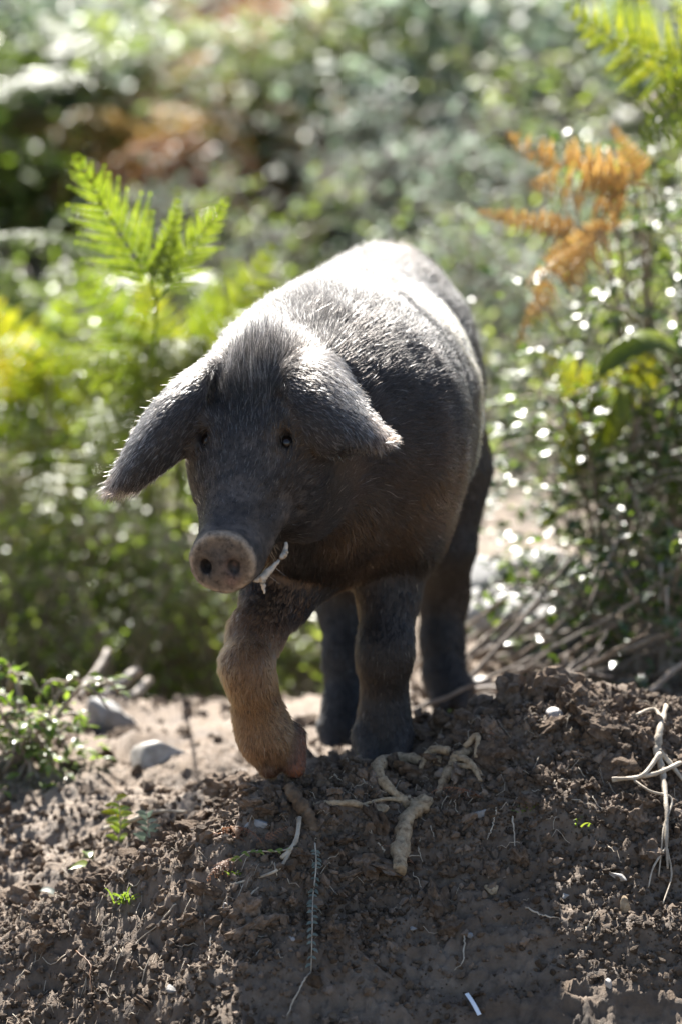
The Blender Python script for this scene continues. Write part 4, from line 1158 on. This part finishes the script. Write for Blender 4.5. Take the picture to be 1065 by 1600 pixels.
# right: brambles
b1 = bush_parts(601, 0.42, 0.85, 2600, 0.040, M["bramble"], M["drystem"], 24, 0.25)
br1 = bush("bramble_bush", atx(1050, 1.5), 1.5, b1, "tall tangled bramble bush with small glossy leaves beside the pig's flank", "bush")
leaf_objects(br1, b1[2], 230, "bramble", 1.15)
b2 = bush_parts(602, 0.28, 0.50, 1200, 0.036, M["bramble"], M["drystem"], 18, 0.3)
br2 = bush("bramble_bush", atx(965, 1.2), 1.2, b2, "lower bramble bush with drooping twigs in front of the tall one", "bush")
leaf_objects(br2, b2[2], 150, "bright", 1.1)
b3 = bush_parts(603, 0.3, 0.34, 900, 0.034, M["bramble"], M["drystem"], 14, 0.3)
br3 = bush("bramble_bush", atx(1040, 0.95), 0.95, b3, "low dark bramble at the foot of the bushes behind the soil mound", "bush")
leaf_objects(br3, b3[2], 90, "bramble", 1.1)
# the broad strap leaves in the bramble
def strap_leaf(pts, w, mat, name, label):
    P = smooth_path([W(*p) for p in pts], 16); t = np.linspace(0, 1, 16)
    T_ = np.gradient(P, axis=0); sd = np.cross(T_, (0.2, -0.8, 0.6)); sd /= np.linalg.norm(sd, axis=1)[:, None]
    wd = w * np.sin(math.pi * (0.08 + 0.9 * t)) ** .7
    V = np.concatenate([P - sd * wd[:, None] + [0, 0, .006], P, P + sd * wd[:, None] + [0, 0, .006]])
    Q = []
    for k in range(15): Q += [[k, 16 + k, 17 + k, k + 1], [16 + k, 32 + k, 33 + k, 17 + k]]
    me = mesh_np(name, V, np.array(Q))
    o = link(name, me, M[mat]); sol = o.modifiers.new("thick", 'SOLIDIFY'); sol.thickness = 0.0012
    tag(o, label, "leaf"); return o
strap_leaf([(1075, 560, 1.1), (1020, 535, 1.0), (965, 560, .95), (935, 590, .92)], .022, "fern_yellow", "broad_leaf", "broad bent green leaf lying over the bramble bush")
strap_leaf([(975, 610, .95), (968, 650, .92), (945, 690, .92), (920, 705, .92)], .018, "fern_yellow", "broad_leaf", "broad yellow-green leaf hanging in front of the bramble bush")
strap_leaf([(895, 795, .8), (868, 808, .8), (842, 828, .8)], .006, "fern_yellow", "blade_leaf", "narrow yellow blade leaf above the dry stems")

# lower left: the bright small-leaved plant
b4 = bush_parts(604, 0.13, 0.17, 420, 0.026, M["bright"], M["drystem"], 16, 0.2)
br4 = bush("leafy_plant", atx(35, 0.42), 0.42, b4, "small bright green leafy plant on the bare soil", "plant")
leaf_objects(br4, b4[2], 200, "bright", 1.1)
# left: herbs below the ferns
hb = [bush_parts(610 + k, 0.30, 0.5, 950, 0.028, M[("bright", "herb", "greygreen")[k]], M["drystem"], 16, 0.15) for k in range(3)]
HL = [(300, 2.3, 1.25, 1), (180, 2.5, 1.35, 0), (60, 2.5, 1.3, 1), (380, 2.6, 1.1, 0), (250, 2.1, .95, 0), (120, 2.15, 1.0, 0), (-40, 2.3, 1.2, 1), (440, 2.7, 1.0, 2), (10, 3.0, 1.3, 0), (330, 3.1, 1.2, 0), (480, 3.0, .8, 1),
      (200, 3.3, 1.2, 0), (400, 3.6, .9, 2), (90, 3.7, 1.2, 0), (-60, 3.2, 1.2, 0), (20, 1.95, .85, 1), (350, 1.95, .8, 1), (180, 1.9, .7, 1)]
for k, (px, Y, s, v) in enumerate(HL):
    lab = ("bright green leafy herb crowding under the left-hand ferns", "mid-green leafy herb crowding under the left-hand ferns", "grey-green feathery herb under the left-hand ferns")[v]
    b_ = bush("leafy_herb", atx(px, Y), Y, hb[v], lab.replace("left-hand ferns", "ferns beside the pig's head"), "plant", "herbs under the ferns", s, k * 1.3)
for k, (px, Y, s) in enumerate([(430, 4.2, 1.0), (520, 3.6, .9), (620, 3.4, .9), (720, 3.2, .9), (800, 3.0, .9), (880, 3.4, 1.1), (960, 2.8, 1.0), (760, 4.0, 1.1), (650, 4.4, 1.1), (1050, 3.4, 1.2), (300, 4.4, 1.0), (560, 4.8, 1.1), (850, 4.4, 1.2)]):
    bush("leafy_herb", atx(px, Y), Y, hb[2 if k % 3 else 1], ("grey-green feathery herb at the foot of the slope beyond the pig's back" if k % 3 else "mid-green leafy herb at the foot of the slope beyond the pig's back"), "plant", "herbs at the foot of the slope", s, k * 1.7)
# background shrubs and ferns on the slope
sb = [bush_parts(630 + k, 0.55, 0.75, 1500, 0.07, M[("greygreen", "shrub", "greygreen", "bright")[k]], M["drystem"], 22, 0.15) for k in range(4)]
SL = ["grey-green small-leaved shrub on the slope behind the pig", "mid-green shrub on the slope behind the pig", "grey-green small-leaved shrub on the slope behind the pig", "light green shrub on the slope behind the pig"]
r = np.random.default_rng(888)
for k in range(110):
    Y = 4.8 + 15 * r.random() ** 1.3; px = r.uniform(-250, 1330)
    if 150 < px < 450 and 4.5 < Y < 9.5: continue
    v = int(r.choice([0, 1, 2, 3], p=[.32, .25, .28, .15])) if px > 420 else int(r.choice([1, 3, 0], p=[.4, .35, .25]))
    bush("hillside_shrub", atx(px, Y), Y, sb[v], SL[v], "shrub", "shrubs on the slope", r.uniform(.6, 1.15), r.uniform(0, 6))
for k in range(85):
    Y = 4.6 + 14 * r.random() ** 1.3; px = r.uniform(-250, 1330)
    rusty = 180 < px < 480 and r.random() < .75 or r.random() < .18
    if px > 560 and r.random() < .6: continue
    fern_plant(atx(px, Y), Y, ["fern_rust", "fern_rust", "fern_dead"] if rusty else ["fern", "fern", "fern_yellow"], int(r.integers(4, 8)), r.uniform(.7, 1.05),
               "rust-brown withered bracken on the slope behind the pig" if rusty else "green bracken fern on the slope behind the pig", "withered bracken on the slope" if rusty else "green bracken on the slope", 700 + k,
               name="withered_bracken" if rusty else "bracken_fern")
for k in range(30):
    Y = r.uniform(5.2, 9.5); px = r.uniform(160, 440)
    fern_plant(atx(px, Y), Y, ["fern_rust", "fern_dead", "fern_rust"], int(r.integers(4, 8)), r.uniform(.9, 1.2), "rust-brown withered bracken on the slope behind the pig", "withered bracken on the slope", 900 + k, name="withered_bracken")
for k in range(120):
    Y = 1.6 + 17 * r.random(); px = r.choice([r.uniform(-1500, -260), r.uniform(1340, 2560)])
    v = int(r.choice([0, 1, 3]))
    bush("hillside_shrub", atx(px, Y), Y, sb[v], SL[v], "shrub", "shrubs on the slope", r.uniform(.5, 1.1), r.uniform(0, 6))
for k, (px, Y, s_, v) in enumerate([(-60, 5.2, .8, 3), (40, 5.6, .8, 3), (110, 6.4, .9, 1), (-20, 7.2, .9, 3), (70, 8.0, 1.0, 0), (150, 9.8, 1.0, 3), (260, 10.5, 1.1, 0), (380, 10.2, 1.0, 0)]):
    bush("hillside_shrub", atx(px, Y), Y, sb[v], SL[v], "shrub", "shrubs on the slope", s_, k * 1.1)
# far hillside cover: one mass
n = 90000
x = r.uniform(-1, 1, n); Yv = 2.4 + 58 * r.random(n) ** 1.8; x = x * (2.5 + Yv * .8)
z = H(x, Yv); hh = 0.25 * r.random(n) * (1 + Yv * .06)
P, Q = scatter_leaves(np.stack([x, Yv, z + hh], -1), r.normal(0, 1, (n, 3)) * [1, 1, .6], r.normal(0, .5, (n, 3)) + [0, 0, 1], (0.022 + Yv * .005) * r.uniform(.6, 1.3, n), LEAF2)
und = link("undergrowth", mesh_np("undergrowth", P, Q, False), M["shrub"])
tag(und, "low green undergrowth covering the hillside", "undergrowth", kind="stuff")

# ------------------------------------------------------------------ dry stems and logs behind the pig
r = np.random.default_rng(321)
for k in range(34):
    Y = r.uniform(.55, 1.1); px = r.uniform(730, 1060); x0 = atx(px, Y); a = r.uniform(-1.2, 1.2); ln = r.uniform(.12, .4)
    up = r.uniform(.0, .35)
    P = [np.array([x0 + math.cos(a) * ln * t, Y + math.sin(a) * ln * t * .6, 0]) for t in (-.5, -.1, .25, .5)]
    for t, q in enumerate(P): q[2] = float(H(q[0], q[1])) + .008 + up * ln * t / 1.5 + r.uniform(0, .02)
    mb = MB(); mb.tube(smooth_path(P, 12, .002, k), np.linspace(.005, .0025, 12) * r.uniform(.6, 1.3), 6)
    tag(link("fallen_twig", mb.mesh("fallen_twig"), M["drystem"]), "dry grey-brown twig fallen below the brambles behind the pig", "twig", "fallen dry twigs")
for k, (pts, rad) in enumerate([([(105, 1140, 1.0), (150, 1100, 1.02), (215, 1050, 1.1)], .014), ([(130, 1150, .95), (180, 1110, 1.0), (235, 1062, 1.1)], .012), ([(95, 1120, 1.05), (130, 1085, 1.1), (170, 1020, 1.2)], .012)]):
    P = np.array([W(*p) for p in pts]); mb = MB(); mb.tube(smooth_path(P, 14, .002, k), np.linspace(rad, rad * .7, 14), 9, .08, k)
    tag(link("dead_branch", mb.mesh("dead_branch"), M["drystem"]), "dead grey branch leaning up out of the ferns", "branch", "dead branches by the ferns")
for k, (px, py, s, sq, lab, mt) in enumerate([(175, 1140, .045, (1.0, .8, .8), "rounded grey stone at the foot of the dead branches", "rock"), (740, 1075, .035, (1.3, .8, .6), "pale stone lying behind the pig's hind hoof", "limestone")]):
    stone("field_stone", px, py, s, M[mt], lab, seed=40 + k, sq=sq)
p = (atx(800, 1.35), 1.35)
for k, (px, Y, s, lab) in enumerate([(800, 1.25, .11, "large grey boulder between the pig's flank and the brambles"), (850, 1.45, .12, "grey boulder behind the large one under the brambles"), (775, 1.5, .09, "small grey boulder half hidden behind the pig's hind leg")]):
    V, T = lump(ICO3, 350 + k, .25, 1.2, .9)
    tag(link("boulder", mesh_np("boulder", faceted(V, k) * s * 1.15, T), M["rock"], None, (atx(px, Y), Y, float(H(atx(px, Y), Y)) + s * .4), (0, 0, k)), lab, "boulder")

# ------------------------------------------------------------------ small plants on the bank
def blade(mb, base, dirv, ln, w, r):
    t = np.linspace(0, 1, 6); side = nrm(np.cross(dirv, (0, -1, .2)))
    P = base + t[:, None] * dirv * ln + np.array([0, 0, -.55 * ln])[None] * (t ** 2)[:, None]
    wd = w * (1 - t ** 1.5) + .0002
    V = np.concatenate([P - side * wd[:, None], P + side * wd[:, None]])
    mb.add(V, [[k, 6 + k, 7 + k, k + 1] for k in range(5)])
def tuft(name, px, py, n, ln, label, seed, w=.0012):
    r = np.random.default_rng(seed); c = on_px(px, py)
    o = link(name, None, None, None, c); tag(o, label, "grass")
    for k in range(n):
        mb = MB(); blade(mb, np.array([r.normal(0, .008), r.normal(0, .006), -.003]), nrm([r.normal(0, .7), r.normal(-.2, .4), 1]), ln * r.uniform(.5, 1.2), w, r)
        link("blade", mb.mesh("blade"), M["grass"], o)
tuft("grass_tuft", 195, 1408, 30, .05, "straggly yellow-green grass tuft on the edge of the bank", 1)
tuft("grass_tuft", 818, 1265, 16, .035, "small green grass sprig on the upper bank face", 2)
tuft("grass_tuft", 900, 1285, 9, .03, "sparse faint grass sprig right of the small green one", 3)
tuft("grass_tuft", 375, 1365, 12, .03, "short grass blades among the dry fern scraps", 4)
def sprig(name, path, nl, size, mat, label, seed, alt=True, cat="plant"):
    r = np.random.default_rng(seed); P = smooth_path(path, 24); c = P[0].copy()
    o = link(name, None, None, None, c); tag(o, label, cat)
    mb = MB(); mb.tube(P - c, np.linspace(.0014, .0007, 24), 5); link("stem", mb.mesh("stem"), M["palewood"], o)
    if mat not in LEAFM:
        me = mesh_np("leaf", LEAF4[0], LEAF4[1]); me.materials.append(M[mat]); LEAFM[mat] = me
    T_ = np.gradient(P, axis=0)
    for k in range(nl):
        i0 = int(2 + (k / nl) * 21); dv = nrm(np.array([(-1) ** k * 1.0, -.5, r.normal(0.1, .3)]) + nrm(T_[i0]) * .5)
        fm = frames(dv[None], np.array([[r.normal(0, .3), -.7, .7]]))[0]
        l = link("leaf", LEAFM[mat], None, o); l.matrix_local = Matrix.Translation(P[i0] - c) @ Matrix(fm).to_4x4() @ Matrix.Scale(float(size * r.uniform(.7, 1.2)), 4)
sprig("creeper", [on_px(x_, y_, .017) for x_, y_ in ((492, 1335), (494, 1370), (489, 1420), (488, 1470), (486, 1535))], 34, .011, "greygreen", "thin creeper stem with tiny paired leaves hanging down the bank", 5)
sprig("creeper", [on_px(x_, y_, .014) for x_, y_ in ((470, 1338), (430, 1345), (390, 1345), (362, 1365))], 16, .012, "bright", "green creeper sprig running across the dry fern scraps", 6)
for k, (px, py, h_, nl, mt, lab) in enumerate([(185, 1322, .07, 12, "bright", "pale green seedling standing on the sunlit soil"), (178, 1300, .06, 7, "fern_yellow", "yellow-leaved seedling behind the pale green one"), (228, 1322, .055, 12, "greygreen", "grey-green seedling next to the curved stick")]):
    b_ = on_px(px, py); sprig("seedling", [b_, b_ + [.004, 0, h_ * .5], b_ + [.002, -.004, h_]], nl, .022, mt, lab, 30 + k)
# fallen leaves and dry fern scraps
for k, (px, py, s, mt, lab) in enumerate([(140, 1348, .045, "bright", "long green leaf fallen on the soil beside the seedlings"), (150, 1365, .05, "bright", "curled pale green leaf lying on the soil edge"), (60, 1400, .04, "greygreen", "grey-green leaf lying flat on the sunlit soil"), (700, 1122, .02, "fern_yellow", "bright yellow leaf on the ground behind the hind hoof"), (365, 1300, .04, "deadleaf", "pinkish brown dry leaf on the bank"), (695, 1210, .02, "deadleaf", "dry brown leaf caught on the knotted root")]):
    c = on_px(px, py, .008); V, Q = leaf_shape(6, .4, .35, .35)
    o = link("fallen_leaf", mesh_np("fallen_leaf", V * s, Q), M[mt], None, c, (random.uniform(-.3, .3), random.uniform(-.4, .4), random.uniform(0, 6))); tag(o, lab, "leaf")
scr = frond_mesh("dry_fern_scrap", .09, 12, .25, 60, 120, 900, 8, .4, M["fern_rust"], .1, .1)
for k, (px, py, rz) in enumerate([(385, 1320, 1.0), (370, 1345, 2.6), (345, 1300, 4.0), (715, 1290, 5.0), (650, 1360, 1.6), (400, 1330, 5.5), (780, 1180, .4), (760, 1255, 2)]):
    c = on_px(px, py, .004); o = link("dry_fern_scrap", scr, None, None, c, (random.uniform(-.5, .5), random.uniform(-.5, .5), rz), random.uniform(.7, 1.2))
    tag(o, "scrap of dry brown fern lying on the bank", "fern scrap", "dry fern scraps on the bank")
